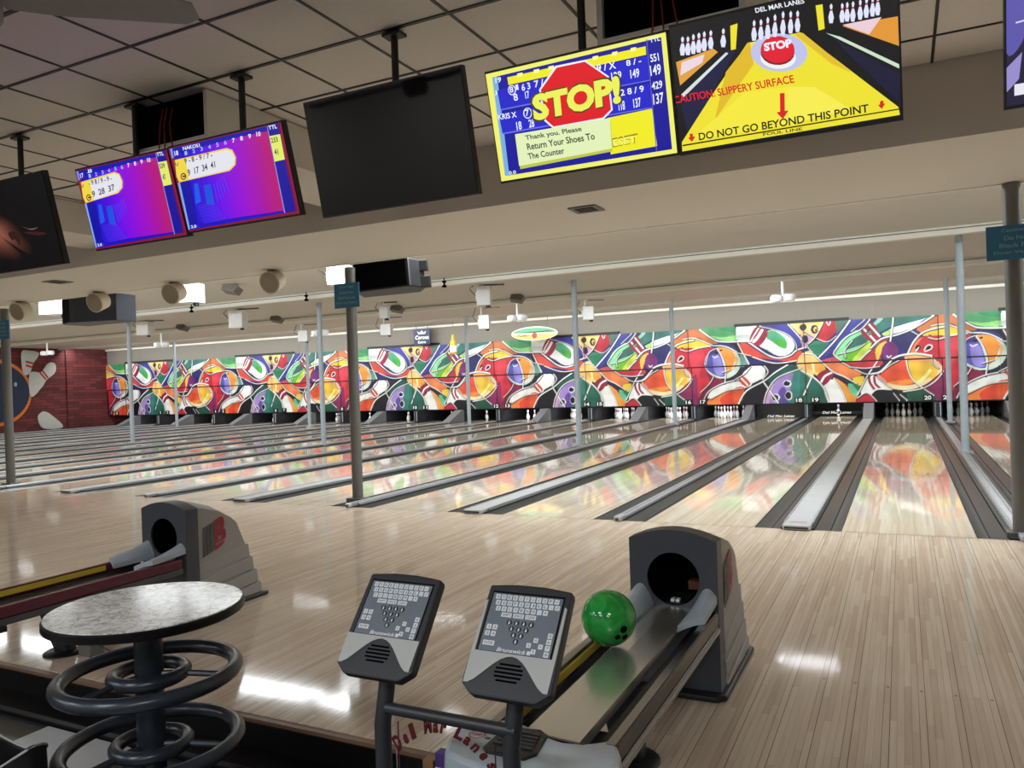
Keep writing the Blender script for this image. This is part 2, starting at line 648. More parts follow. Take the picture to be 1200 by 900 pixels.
# riser and black ledge at the end of the approach, then the sunken seating floor
riser = struct(MB().box(XW, XE, EDGE - 0.035, EDGE, FL - 0.06, -0.004).build('trim_1', mat('maple_edge', (120, 92, 70), 0.4)))
m = MB()
m.box(XW, XE, EDGE - 0.045, EDGE - 0.036, FL, -0.02)
m.box(XW, XE, EDGE - 0.20, EDGE - 0.036, FL, FL + 0.035)
ledge = struct(m.build('trim_2', mat('black_riser', (8, 8, 9), 0.45, spec=0.2)))
MB().box(XW, XE, EDGE - 0.206, EDGE - 0.20, FL + 0.02, FL + 0.04).build('nosing', NOSING, ledge)
seat_floor = struct(MB().box(XW, XE, -13.2, EDGE, FL - 0.06, FL - 0.006).build('floor', TILE_BK))
TS = 0.61
tm = {}
for ix in range(-12, 3):
    for iy in range(0, 4):
        x0, y1 = -0.2 + ix * TS, EDGE - 0.21 - iy * TS
        lite = (ix, iy) in ((-6, 0), (-9, 2), (-4, 1), (-2, 2), (-7, 3))
        key = lite
        if key not in tm:
            tm[key] = MB().box(0.002, TS - 0.002, -TS + 0.002, -0.002, -0.006, 0.0).build('floor_tile', TILE_LT if lite else TILE_BK, seat_floor)
            t = tm[key]
        else:
            t = bpy.data.objects.new('floor_tile', tm[key].data)
            COL.objects.link(t)
            t.parent = seat_floor
        t.location = (x0, y1, FL)
m = MB().box(XW, -0.2 - 12 * TS, -13.2, EDGE - 0.2, FL - 0.006, FL).box(-0.2 + 3 * TS, XE, -13.2, EDGE - 0.2, FL - 0.006, FL).box(-0.2 - 12 * TS, -0.2 + 3 * TS, -13.2, EDGE - 0.21 - 4 * TS, FL - 0.006, FL)
o = m.build('distant_floor_tiles', TILE_BK, seat_floor); o['kind'] = 'stuff'

# walls
wall_left = struct(MB().box(XW - 0.2, XW, -13.2, 20.2, -0.1, 3.75).build('wall_left', BRICK))
m = MB().box(XW, XW + 0.10, 15.80, 16.25, 0.0, 3.6)
m.build('brick_pilaster', BRICK, wall_left)
struct(MB().box(XE, XE + 0.2, -13.2, 20.2, -0.2, 3.75).build('wall_right', TAUPE))
struct(MB().box(XW, XE, -13.4, -13.2, -0.25, 3.75).build('wall_front', TAUPE))
struct(MB().box(XW, XE, 20.0, 20.2, -0.1, 3.75).build('wall_back', PIT))
wall_upper = struct(MB().box(XW, XE, 17.98, 18.06, 2.93, 3.75).build('wall_upper', mat('upper_wall_paint', (138, 133, 121), 0.6, var=0.03)))
m = MB()
x = XW + 2.4
while x < XE:
    m.box(x - 0.006, x + 0.006, 17.974, 17.98, 2.94, 3.7)
    x += 2.44
m.build('panel_joint', mat('joint_beige', (150, 142, 126), 0.6), wall_upper)['kind'] = 'stuff'  # joint strips slightly lighter than the wall

# concourse ceiling: suspended tiles on a black grid
GRID = mat('black_grid_bar', (26, 23, 21), 0.5)
CT = mat('mineral_ceiling_tile', (226, 220, 214), 0.75, var=0.05, scale=30, bump=0.05)
ceiling = struct(MB().box(XW, XE, -13.2, -1.55, CEIL + 0.03, CEIL + 0.09).build('ceiling', mat('plenum', (60, 56, 52), 0.8)))
GX0, GX, GY0, GY = -4.03, 0.605, -3.87, 0.595
tile_me = None
ntile = 0
for ix in range(-13, 9):
    for iy in range(-5, 4):
        y0 = GY0 + iy * GY
        y1 = min(y0 + GY, -1.6)
        if y1 - y0 < 0.1:
            continue
        full = abs(y1 - y0 - GY) < 1e-4
        if full and tile_me is not None:
            t = bpy.data.objects.new('ceiling_tile', tile_me)
            COL.objects.link(t)
            t.parent = ceiling
        else:
            t = MB().box(0.006, GX - 0.006, 0.006, (y1 - y0) - 0.006, 0.0, 0.02).build('ceiling_tile', CT, ceiling)
            if full:
                tile_me = t.data
        t.location = (GX0 + ix * GX, y0, CEIL + 0.006)
        ntile += 1
XT0, XT1, YT0 = GX0 - 13 * GX, GX0 + 9 * GX, GY0 - 5 * GY
m = MB().box(XW, XT0, -13.2, -1.6, CEIL + 0.006, CEIL + 0.02).box(XT1, XE, -13.2, -1.6, CEIL + 0.006, CEIL + 0.02).box(XT0, XT1, -13.2, YT0, CEIL + 0.006, CEIL + 0.02)
m.build('distant_ceiling_tiles', CT, ceiling)['kind'] = 'stuff'
for ix in range(-13, 10):
    x = GX0 + ix * GX
    MB().box(x - 0.009, x + 0.009, -7.0, -1.6, CEIL + 0.0005, CEIL + 0.012).build('grid_bar', GRID, ceiling)
for iy in range(-5, 4):
    y = GY0 + iy * GY
    wv = 0.013 if iy % 2 == 0 else 0.009
    MB().box(XT0 - 6, XT1, y - wv, y + wv, CEIL - 0.0005, CEIL + 0.011).build('grid_bar', GRID, ceiling)

# bulkhead between concourse and lanes
bulk = struct(MB().box(XW, XE, -1.60, 0.20, 2.98, 3.75).build('ceiling_bulkhead', [PAINT, TAUPE]))
for p in bulk.data.polygons:
    if p.normal.y < -0.5:
        p.material_index = 1
MB().box(XW, XE, 0.175, 0.206, 2.972, 2.99).build('edge_strip', PAINT_W, bulk)
# lane ceiling in bays with two pale beams and an added baffle
struct(MB().box(XW, XE, 0.2, 10.6, LCEIL, LCEIL + 0.15).build('ceiling', PAINT))
struct(MB().box(XW, XE, 10.6, 18.0, 3.68, 3.75).build('ceiling', PAINT))
for y, d in ((6.20, 0.125), (10.45, 0.15)):
    bm_ = struct(MB().box(XW, XE, y, y + 0.16, LCEIL - d, LCEIL + 0.08).build('ceiling_beam', PAINT_W))
    MB().box(XW, XE, y - 0.014, y + 0.002, LCEIL - 0.045, LCEIL - 0.032).build('conduit', mat('conduit_grey', (110, 108, 104), 0.5), bm_)
struct(MB().box(XW, XE, 15.50, 15.55, 3.615, 3.68).build('added_tube_baffle', PAINT))  # added strip that hides the mural tubes from the camera
tr = struct(MB().box(XW, XE, 17.9, 17.98, 3.60, 3.68).build('trim_3', PAINT_W))

# ------------------------------------------------------------------ lanes
LC = {22: 3.54, 21: 1.70, 20: -0.04, 19: -1.86, 18: -3.48, 17: -5.25, 16: -6.93}
for n in range(15, 0, -1):
    LC[n] = LC[n + 1] - (1.85 if (n + 1) % 2 == 0 else 1.70)
LW = 0.527
LEND = 19.15
GW = 0.225

def side_name(n):
    return 'numbered %d' % n
ARROW = mat('lane_arrow_brown', (92, 52, 34), 0.3)
FOULM = mat('foul_line_dark', (44, 32, 26), 0.35)

def make_lane(n):
    t = thing('bowling_lane', 'glossy maple bowling lane with grey gutters running to the pin deck under number %d' % n, 'lane', (LC[n], 0, 0), group='bowling lanes')
    MB().box(-LW, LW, 0.012, LEND, -0.05, 0.0).build('lane_bed', WOOD_L, t)
    MB().box(-LW - GW, LW + GW, 0.0, 0.012, -0.05, -0.0005).build('foul_line', FOULM, t)
    for s in (-1, 1):
        g = [[(s * (LW + 0.006 + GW * j / 8.0), y, -0.004 - 0.052 * math.sin(PI * j / 8.0)) for j in range(9)] for y in (0.012, 6.0, 12.0, 18.0, LEND + 0.4)]
        MB().sheet(g, (0, 0, -0.004)).build('gutter', GUT, t, smooth=True)
        MB().box(s * LW - 0.006 + 0.0035 * s, s * LW + 0.006 + 0.0035 * s, 0.012, LEND, -0.05, -0.0005).build('gutter_edge', GUT_E, t)
    if n >= 16:
        for k in range(-3, 4):
            y = 4.75 - abs(k) * 0.16
            MB().prism([(k * 0.1365 - 0.016, y - 0.07), (k * 0.1365 + 0.016, y - 0.07), (k * 0.1365, y + 0.08)], 0.0001, 0.0006, 'z').build('aiming_arrow', ARROW, t)
    return t

for n in range(22, 0, -1):
    make_lane(n)

def divider_pos(n):
    """between lane n and lane n+1"""
    a, b = LC[n] + LW + GW, LC[n + 1] - LW - GW
    return (a + b) / 2, (b - a) / 2

RED_TXT = mat('faded_red_print', (170, 60, 66), 0.5)
def make_divider(n):
    x, hw = divider_pos(n)
    wide = n % 2 == 1
    if n in (20, 16, 12, 8, 4):
        extra = 'with a post standing on it, '
    else:
        extra = ''
    t = thing('lane_divider', '%s between lanes %d and %d' % ('wide flat grey capping' if wide else 'narrow grey metal capping', n, n + 1), 'divider', (x, 0, 0), group='cappings between the lanes')
    hw -= 0.012
    MB().box(-hw, hw, 0.03, 16.72 if wide else 17.5, -0.05, 0.012).build('divider_base', GUT, t)
    if wide:
        w = min(hw - 0.004, 0.125)
        m = MB().prism([(-w, 0.012), (w, 0.012), (w, 0.03), (w - 0.014, 0.042), (-w + 0.014, 0.042), (-w, 0.03)], 0.10, 16.70, 'y')
        m.build('capping_board', CAPW, t)
        for s in (-1, 1):
            MB().box(s * w - 0.006, s * w + 0.006, 0.14, 16.70, 0.02, 0.046).build('edge_rail', CAP_M, t)
        pl = [(-w, 0.16), (-w, -0.02), (-w + 0.02, -0.055), (w - 0.02, -0.055), (w, -0.02), (w, 0.16)]
        e = MB().prism(pl, 0.004, 0.046, 'z').build('end_cap', CAPW, t, bevel=0.01)
        MB().box(-w + 0.02, w - 0.02, -0.058, -0.052, 0.016, 0.030).build('end_slot', GUT_E, e)
        if n == 19:
            MB().text('LANES', (-0.075, 0.10, 0.0475), (0.075, 0.10, 0.0475), (-0.075, 0.145, 0.0475)).build('lettering', RED_TXT, e, normals=False)
    else:
        w = min(hw - 0.004, 0.062)
        MB().box(-w, w, 0.12, 17.3, 0.012, 0.024).build('capping_board', CAPW, t)
        for s in (-1, 1):
            MB().cyl((s * w * 0.72, 0.10, 0.03), (s * w * 0.72, 17.3, 0.03), 0.016, n=8).build('edge_rail', CAP_M, t, smooth=True)
        e = MB().prism([(-0.042, 0.12), (-0.042, -0.03), (-0.03, -0.06), (0.03, -0.06), (0.042, -0.03), (0.042, 0.12)], 0.004, 0.05, 'z').build('end_cap', CAP_M, t, bevel=0.012)
        MB().box(-0.018, 0.018, -0.063, -0.055, 0.014, 0.03).build('end_slot', GUT_E, e)
    return t
for n in range(21, 0, -1):
    make_divider(n)

# kickback walls beside the pin decks
KICK_D = mat('kickback_dark', (46, 46, 50), 0.5)
for n in range(21, 0, -1):
    x, hw = divider_pos(n)
    wide = n % 2 == 1
    t = thing('pinsetter_kickback', '%s kickback wall at the pin end between lanes %d and %d' % ('sloping grey' if wide else 'dark upright', n, n + 1), 'partition', (x, 0, 0), group='kickbacks between the pin decks')
    if wide:
        w = hw - 0.02
        MB().prism([(16.75, -0.05), (16.75, 0.014), (17.74, 0.435), (19.9, 0.435), (19.9, 0.014)], -w, w, 'x').build('kickback_panel', KICK, t, bevel=0.008)
        MB().prism([(17.9, 0.014), (17.9, 0.43), (19.9, 0.43), (19.9, 0.014)], w, w + 0.008, 'x').build('side_plate', KICK_D, t)
    else:
        w = hw - 0.012
        MB().box(-w, w, 17.55, 19.9, 0.0, 0.435).build('kickback_panel', KICK_D, t, bevel=0.008)
        for s in (-1, 1):
            MB().box(s * w * 0.6 - 0.012, s * w * 0.6 + 0.012, 17.53, 17.55, 0.05, 0.43).build('guide_strip', POLE_LT if s > 0 else KICK, t)
struct(MB().box(XW, XE, 18.1, 19.9, 0.56, 0.60).build('pit_ceiling', PIT))
for n in range(1, 23):
    if n >= 20:
        continue
    # small lamp over each working pin deck
    area_light('pin_deck_light', (LC[n], 18.02, 0.52), 0.9, 0.05, 12.0 if n >= 13 else 3.0, (0.93, 0.97, 1.0), (math.radians(28), 0, 0))

# ------------------------------------------------------------------ pins
PINW = mat('pin_white', (236, 238, 240), 0.25, var=0.02)
PINR = mat('pin_red', (178, 36, 48), 0.3)
prof = [(0, 0), (0.0258, 0.0), (0.036, 0.02), (0.0495, 0.057), (0.058, 0.095), (0.0605, 0.114), (0.058, 0.143), (0.0495, 0.175), (0.0385, 0.203), (0.0275, 0.228), (0.0234, 0.250), (0.0238, 0.270), (0.0275, 0.300), (0.0320, 0.330), (0.0324, 0.345), (0.028, 0.366), (0.016, 0.378), (0, 0.381)]
pm = MB()
for a, b in zip(prof, prof[1:]):
    pm.mi = 1 if (0.226 < a[1] < 0.24 or 0.26 < a[1] < 0.29) else 0
    pm.lathe([a, b], n=12)
bmesh.ops.remove_doubles(pm.bm, verts=pm.bm.verts[:], dist=1e-5)
pin0 = pm.build('bowling_pin', [PINW, PINR], smooth='all')
POS = [(0, 0, 'head pin'), (-1, 1, 'second-row west pin'), (1, 1, 'second-row east pin'), (-2, 2, 'third-row west pin'), (0, 2, 'third-row middle pin'), (2, 2, 'third-row east pin'),
       (-3, 3, 'back-row west corner pin'), (-1, 3, 'back-row inner west pin'), (1, 3, 'back-row inner east pin'), (3, 3, 'back-row east corner pin')]
SHOW = {21: range(10), 20: range(10), 17: range(10), 16: range(10), 15: range(10), 14: (1, 3, 6, 0, 4), 13: (0, 2, 5, 8, 9), 12: (0, 1, 3, 6), 19: (4,), 11: (2, 5, 9), 10: (0, 1, 3), 9: (0, 2, 5), 8: (0, 1, 3), 6: (1, 3), 4: (0, 3), 2: (0, 1, 3)}
first = True
for n, idx in SHOW.items():
    for k in idx:
        px, row, nm = POS[k]
        nm = nm.replace('west', 'left').replace('east', 'right')
        o = pin0 if first else pin0.copy()
        if not first:
            COL.objects.link(o)
        first = False
        o.location = (LC[n] + px * 0.1524, 18.29 + row * 0.264, 0.0)
        if n >= 20:
            st = 'dim unlit white'
        else:
            st = 'white'
        tag(o, '%s bowling pin, %s of lane %d' % (st, nm, n), 'bowling pin', 'bowling pins on the pin decks')

# lowered sweep bars across lanes 18 and 19 with white script lettering
SWP = mat('sweep_black', (14, 14, 16), 0.35)
LET = mat('white_lettering', (240, 240, 240), 0.5)
for n, z0, z1, zt in ((18, 0.02, 0.45, 0.035), (19, 0.12, 0.20, 0.125)):
    t = thing('sweep_bar', 'black sweep bar lowered over the pin deck of lane %d, white script on it' % n, 'sweep', (LC[n], 18.02, 0), group=None)
    MB().box(-0.70, 0.70, 0.0, 0.03, z0, z1).build('sweep_board', SWP, t)
    for s in (-1, 1):
        MB().box(s * 0.71 - 0.015, s * 0.71 + 0.015, 0.0, 0.2, z0, z1 + 0.1).build('sweep_arm', SWP, t)
    m = MB()
    m.text('Del Mar Lanes', (-0.40, -0.002, zt), (0.40, -0.002, zt), (-0.375, -0.002, zt + 0.075), bold=0.02)
    m.build('lettering', LET, t, normals=False)

# ------------------------------------------------------------------ masking units with the printed bowling mural
P7, MZ0, MH = 7.185, 0.47, 2.46
MURAL_COLOURS = [(58, 60, 150), (196, 112, 62), (70, 150, 95), (140, 205, 120), (40, 135, 80), (18, 18, 24), (105, 155, 140), (208, 74, 60), (238, 240, 235), (205, 212, 208), (75, 160, 120), (70, 170, 60), (140, 28, 58), (236, 200, 130), (240, 205, 90), (196, 150, 190), (230, 180, 110), (190, 40, 52), (58, 125, 95), (80, 110, 95), (30, 110, 80), (52, 56, 142), (130, 205, 150), (50, 95, 88), (105, 180, 50), (200, 215, 75), (175, 48, 58), (45, 110, 100), (150, 200, 180), (170, 210, 100), (90, 120, 90), (42, 42, 100), (240, 190, 80), (118, 40, 112), (238, 205, 60), (196, 45, 58), (220, 115, 72), (192, 44, 60), (205, 62, 75), (122, 30, 66), (128, 42, 84), (200, 215, 200), (232, 145, 58), (240, 180, 110), (86, 84, 172), (140, 130, 205), (60, 50, 120), (60, 132, 122), (48, 112, 98), (38, 98, 82), (152, 130, 190), (95, 75, 150), (205, 165, 205), (25, 20, 45), (30, 85, 75), (32, 84, 64), (236, 128, 66), (216, 72, 50), (216, 90, 50), (200, 72, 58), (242, 196, 120), (240, 165, 70), (250, 230, 190), (232, 152, 62), (216, 122, 72), (182, 44, 58), (205, 85, 100), (110, 200, 160), (30, 120, 85), (178, 40, 58), (240, 150, 140), (224, 84, 52), (238, 140, 60), (236, 190, 62), (234, 165, 95), (240, 205, 170), (250, 215, 170), (250, 245, 150)]
MURAL = """F0,0:85,245 163,248 186,214 199,188 185,173 156,210 125,228
F1,0:553,251 602,250 633,222 664,198 632,197 601,218 552,211
F1,0:517,211 568,248 593,250 592,206 553,206 525,195
F2,0:609,253 728,250 725,204 674,206 643,222
F3,0:643,222 680,215 726,220 725,204 674,206
F4,0:660,251 728,250 726,230 687,235
F5,0:686,199 730,195 741,162 761,127 737,125 731,157 717,183
F6,0:735,160 754,127 733,119
F7,0:16,193 33,192 61,172 92,150 129,137 160,143 182,160 200,157 187,132 147,132 101,139 53,148 22,166
F8,0:10,251 68,247 82,240 54,204 46,199 10,201
F9,0:9,218 53,216 46,199 10,201
F8,0:94,210 100,226 125,228 162,209 179,183 172,160 148,147 123,151 98,167 74,185
F10,0:97,206 103,226 125,224 149,205 157,187 153,170 136,175 115,192
F11,0:118,199 140,202 155,187 151,172 133,178
F12,0:68,243 102,222 74,182 45,199
L8,9:84,230 68,206 57,196
L8,4:74,237 59,215 50,199
F13,0:204,249 265,248 241,199 217,184 202,175
F14,0:222,249 258,248 242,230 224,231
F15,0:203,210 220,193 217,178 201,169
F13,0:169,244 236,246 234,202 216,206 195,211 181,227
F15,0:198,204 228,205 229,183 215,174 200,181
F5,0:199,239 211,242 216,230 205,221 196,230
F5,0:204,205 216,206 219,190 210,183 201,191
F5,0:249,223 247,215 241,211 235,211 230,216 228,224 230,232 236,237 242,236 247,231
F16,0:246,223 245,219 242,216 239,216 236,219 235,224 236,228 239,231 242,231 245,228
F5,0:245,221 244,219 243,218 241,218 240,219 239,222 240,224 241,225 243,225 244,224
F17,0:265,247 294,246 301,217 271,188 247,198
L8,3:272,246 279,234 284,245
F18,0:299,245 338,246 261,150 228,156 217,178 244,189 273,184 300,208
F19,0:300,245 333,245 306,204 302,217
F20,0:223,174 261,179 273,172 255,150 231,155
F21,0:339,245 393,245 367,216 320,194 299,167 260,133 245,138
F22,0:364,214 391,178 388,172 358,124 318,125 298,136 295,158 311,185 335,203
F23,0:375,202 383,178 328,158 325,169 343,187
F24,0:388,178 395,170 364,126 324,125 317,141 354,161
F25,0:377,166 395,172 364,124 341,125
F26,0:416,178 402,168 382,144 363,122 415,120
F26,0:392,157 419,182 439,184 427,172 409,156 402,125 391,125
F27,0:397,226 435,251 560,252 537,235 452,220 417,206
F28,0:400,231 421,249 435,251 408,226
F8,0:449,214 538,237 531,232 503,212 448,197
F29,0:425,201 449,210 446,197 431,193
F12,0:366,211 397,235 417,200 416,181 397,174
L8,5:375,217 405,179
L8,5:390,229 417,193
L5,4:382,205 392,215
F30,0:384,206 392,210 396,201 389,196
F31,0:451,192 502,205 523,192 486,137 463,135 461,157
F32,0:404,150 415,169 436,175 420,143 409,123
F33,0:465,146 460,129 449,120 436,120 425,131 421,148 426,164 437,174 451,173 461,162
L8,3:435,134 439,129 446,134
F34,0:526,190 553,208 588,211 588,180
F34,0:552,209 585,215 617,204 645,189 600,183 567,177 551,183
F35,0:489,137 507,174 527,185 596,180 594,118 489,122
F36,0:489,137 504,171 530,183 515,164 509,136
F37,0:541,180 567,176 600,183 651,184 621,146 645,93 670,83 627,36 610,7 535,9
F38,0:570,171 616,178 614,133 586,69 578,121
F39,0:624,107 654,90 679,73 633,36 608,4 587,11 634,68
F40,0:562,64 593,98 591,-2 563,2 526,36
F5,0:523,154 522,150 518,147 514,147 511,150 510,155 511,159 515,162 519,161 522,158
F5,0:554,151 552,147 547,145 541,145 536,148 534,152 536,156 541,158 547,158 552,155
L8,3:532,146 540,159 551,159 550,149 534,142
L8,3:511,145 518,154
F41,0:734,131 723,102 694,84 658,86 630,105 620,135 632,165 662,182 697,180 725,160
F42,0:664,181 704,174 717,148 705,113 689,98 683,137
F43,0:710,170 720,141 708,110 716,116 726,141
F44,0:621,136 636,171 660,179 676,143 684,92 657,93 629,113
F45,0:647,151 669,153 679,118 680,95 654,99
F46,0:622,139 636,171 660,179 663,163 641,161
L8,3:647,156 653,151 664,156
F5,0:667,166 665,164 662,163 658,163 654,165 653,167 654,168 658,169 662,169 666,168
F5,0:679,173 678,172 676,171 673,171 670,172 669,174 670,175 673,176 676,176 678,175
F47,0:87,-2 98,46 130,81 183,102 219,88 239,62 255,23 260,-5
F48,0:195,102 219,88 224,62 222,-8 191,-7
F49,0:199,92 223,82 251,49 269,1 190,3 191,31 204,57
F50,0:83,-2 91,37 111,66 139,87 172,96 165,61 149,-3
F51,0:129,39 147,48 155,-4 124,-3
F52,0:87,4 94,37 114,62 107,40 99,4
F8,0:166,61 164,55 157,51 150,51 144,55 142,61 144,67 150,71 158,71 164,67
F53,0:162,61 160,56 155,54 149,54 144,57 143,61 145,66 150,69 156,68 161,65
F8,0:168,24 166,15 160,10 154,10 148,16 146,24 149,32 154,37 161,37 167,32
F53,0:164,24 163,17 158,13 153,13 149,17 147,24 149,31 154,35 159,35 163,31
F8,0:131,18 128,11 122,6 114,7 108,11 106,19 109,26 115,30 123,30 129,25
F53,0:127,18 125,12 120,9 114,9 109,13 107,18 109,24 114,28 120,27 125,24
F54,0:147,116 189,115 195,108 130,81 98,46 89,66
F5,0:4,-1 31,42 86,69 100,59 77,-2
F5,0:394,25 426,37 469,23 488,-6 393,-4
F55,0:486,26 525,34 558,8 546,-7 493,-6
F8,0:675,67 726,78 745,90 767,116 768,64 737,49 687,41 636,20 627,26 643,48
F8,0:20,95 53,122 81,117 91,99 80,80 41,63 22,75
F56,0:633,18 687,41 739,49 723,-1 632,0
F57,0:671,24 722,46 717,-1 673,0
F58,0:-8,48 25,52 11,16 4,-1 -9,-1
F59,0:6,79 23,88 44,64 28,55
L8,5:16,82 35,60
F60,0:184,128 196,148 215,158 233,151 230,78 213,85 195,98 185,115
F60,0:201,151 231,145 248,128 266,102 244,84 229,91 208,108 194,115
F61,0:212,124 254,122 265,102 247,90 217,107
L62,6:230,120 232,97
F8,0:259,55 287,70 304,41 319,-3 273,-2
F63,0:288,75 316,57 330,40 354,15 349,-4 321,-3 307,41
F12,0:243,86 268,100 289,86 261,53 246,71
L8,6:252,62 263,80 284,91
F64,0:264,121 304,120 366,89 340,70 311,79 285,95
F65,0:312,120 415,121 414,103 375,100 341,109
F66,0:254,127 292,137 307,124
F34,0:340,70 372,75 359,47
F67,0:328,56 359,43 352,17 333,29
F68,0:339,56 362,46 357,30
F8,0:361,27 385,73 413,54 412,38 378,21
F8,0:388,73 407,73 448,37 403,37 388,27
L12,7:385,73 387,57 398,37
L12,7:399,73 401,54 412,41
F69,0:351,13 378,24 403,-2 352,-1
F70,0:407,83 427,85 432,56 418,60
F71,0:413,82 445,107 483,122 485,96 505,53 446,45 427,66
F72,0:432,56 498,63 505,53 446,45
F73,0:487,124 550,119 567,92 557,66 532,51 509,52 492,83
F74,0:488,134 550,128 554,112 487,114
F75,0:550,121 572,105 574,83 560,68 563,89
L76,13:429,48 475,39 509,44 543,60
L77,9:545,87 531,69 512,52
L5,3:432,38 475,29 523,39 571,77
L5,6:13,198 40,194 71,171 102,150 133,140 167,146 186,161 216,169
L8,4:12,200 39,196 70,173 101,151 132,141 166,148 185,163 215,171
L5,5:21,159 55,146 98,130 133,123 185,129
L8,3:20,161 53,148 97,131 131,125 184,131
L5,5:8,197 23,163 41,122
L8,3:7,198 22,164 40,124
L5,5:80,240 127,228 163,209 184,184 186,165
L8,2:79,242 125,229 162,211 182,186 185,166
L5,5:161,245 188,213 202,191
L8,3:160,246 186,214 201,193
L5,5:210,218 245,194 274,182 300,199
L8,2:209,220 244,196 273,184 299,200
L5,6:340,243 298,188 249,136
L8,4:339,245 297,189 248,138
L5,5:394,243 368,215 330,195 303,165 291,147 299,134 311,124
L8,3:393,244 367,216 329,197 302,167 290,149 298,136 310,126
L5,5:380,243 342,210
L8,2:379,244 341,212
L5,5:266,245 243,200 221,179
L8,2:265,246 241,202 220,181
L5,5:215,173 232,150
L8,2:214,175 231,151
L5,5:303,143 349,154 378,171
L8,2:301,145 348,155 377,172
L5,5:325,133 323,155 344,182
L8,2:324,135 322,157 343,184
L5,6:362,124 389,149 417,176
L8,4:361,125 387,150 416,177
L5,6:393,157 423,183 466,193 509,210 570,248
L8,4:392,159 422,185 465,195 508,212 569,250
L5,6:457,247 453,220 446,175
L8,4:455,248 452,221 445,177
L5,5:502,201 520,189
L8,2:501,203 519,190
L5,6:489,134 508,172 537,198 590,209
L8,4:488,135 507,174 536,200 588,211
L5,5:487,122 489,94 505,55 554,13
L8,3:486,124 488,95 504,57 553,15
L5,7:450,123 473,133 513,136 552,127
L8,5:449,125 472,134 512,137 550,129
L5,5:551,126 554,104 567,91
L8,2:550,128 553,106 566,92
L5,5:580,83 560,57 527,36 476,26
L8,3:579,84 559,58 526,37 475,28
L5,6:394,81 417,87 450,121
L8,4:392,83 416,89 449,123
L5,5:414,81 444,105 467,117
L8,2:413,82 443,107 466,119
L5,6:389,20 407,35 447,33
L8,4:388,22 406,37 446,35
L5,5:450,22 466,-1
L8,2:449,24 465,1
L5,5:467,18 488,-1
L8,2:466,20 487,0
L5,5:408,71 447,35
L8,2:407,73 446,36
L5,5:545,180 568,174 601,182 649,187 690,183 724,165
L8,3:544,182 567,176 600,184 648,189 689,185 723,166
L5,5:553,214 586,216 618,205 652,187
L8,3:552,215 585,218 617,206 651,189
L5,6:603,247 650,210 681,199 771,197
L8,4:602,248 649,212 680,201 770,198
L5,5:663,177 679,148 688,109 683,65
L8,3:662,179 678,149 687,111 682,66
L5,5:606,38 636,66 649,90
L8,2:604,40 634,68 648,91
L5,5:611,6 631,41 677,65 727,76
L8,3:610,7 630,42 675,67 726,78
L5,5:725,162 768,150
L8,2:724,163 767,152
L5,5:745,158 761,125
L8,3:744,159 760,127
L5,5:637,16 688,42 738,48
L8,2:636,18 687,43 737,50
L5,5:715,77 746,94 765,116
L8,2:713,78 745,96 764,117
L5,5:675,100 703,109
L8,2:674,102 702,110
L5,4:625,128 636,166 658,178
L8,2:624,129 635,167 657,180
L5,6:7,1 32,40 87,71 122,96 160,118
L8,4:5,2 31,42 86,72 121,98 159,120
L5,6:84,67 129,-1
L8,4:83,69 127,0
L5,5:82,-4 95,38 128,80 196,105
L8,3:81,-2 94,40 127,81 195,106
L5,5:89,117 99,97 81,75
L8,3:87,119 98,99 80,76
L5,6:197,99 236,73 261,41 273,-1
L8,4:196,100 234,75 260,42 272,1
L5,6:225,74 202,23
L8,4:224,75 201,25
L5,5:202,150 232,147 249,130 286,92 318,75 352,54
L8,3:201,151 231,148 248,132 285,94 317,77 351,55
L5,5:289,72 308,39 323,-2
L8,3:288,73 307,41 322,0
L5,5:409,117 381,75 353,20
L8,3:408,118 380,76 352,21
L5,5:313,118 364,88 386,81 415,83
L8,2:312,120 363,89 385,82 413,84
L5,5:333,104 376,98 415,103
L8,2:332,106 375,100 414,104
L5,5:353,10 379,25 406,0
L8,2:352,12 378,27 405,1"""
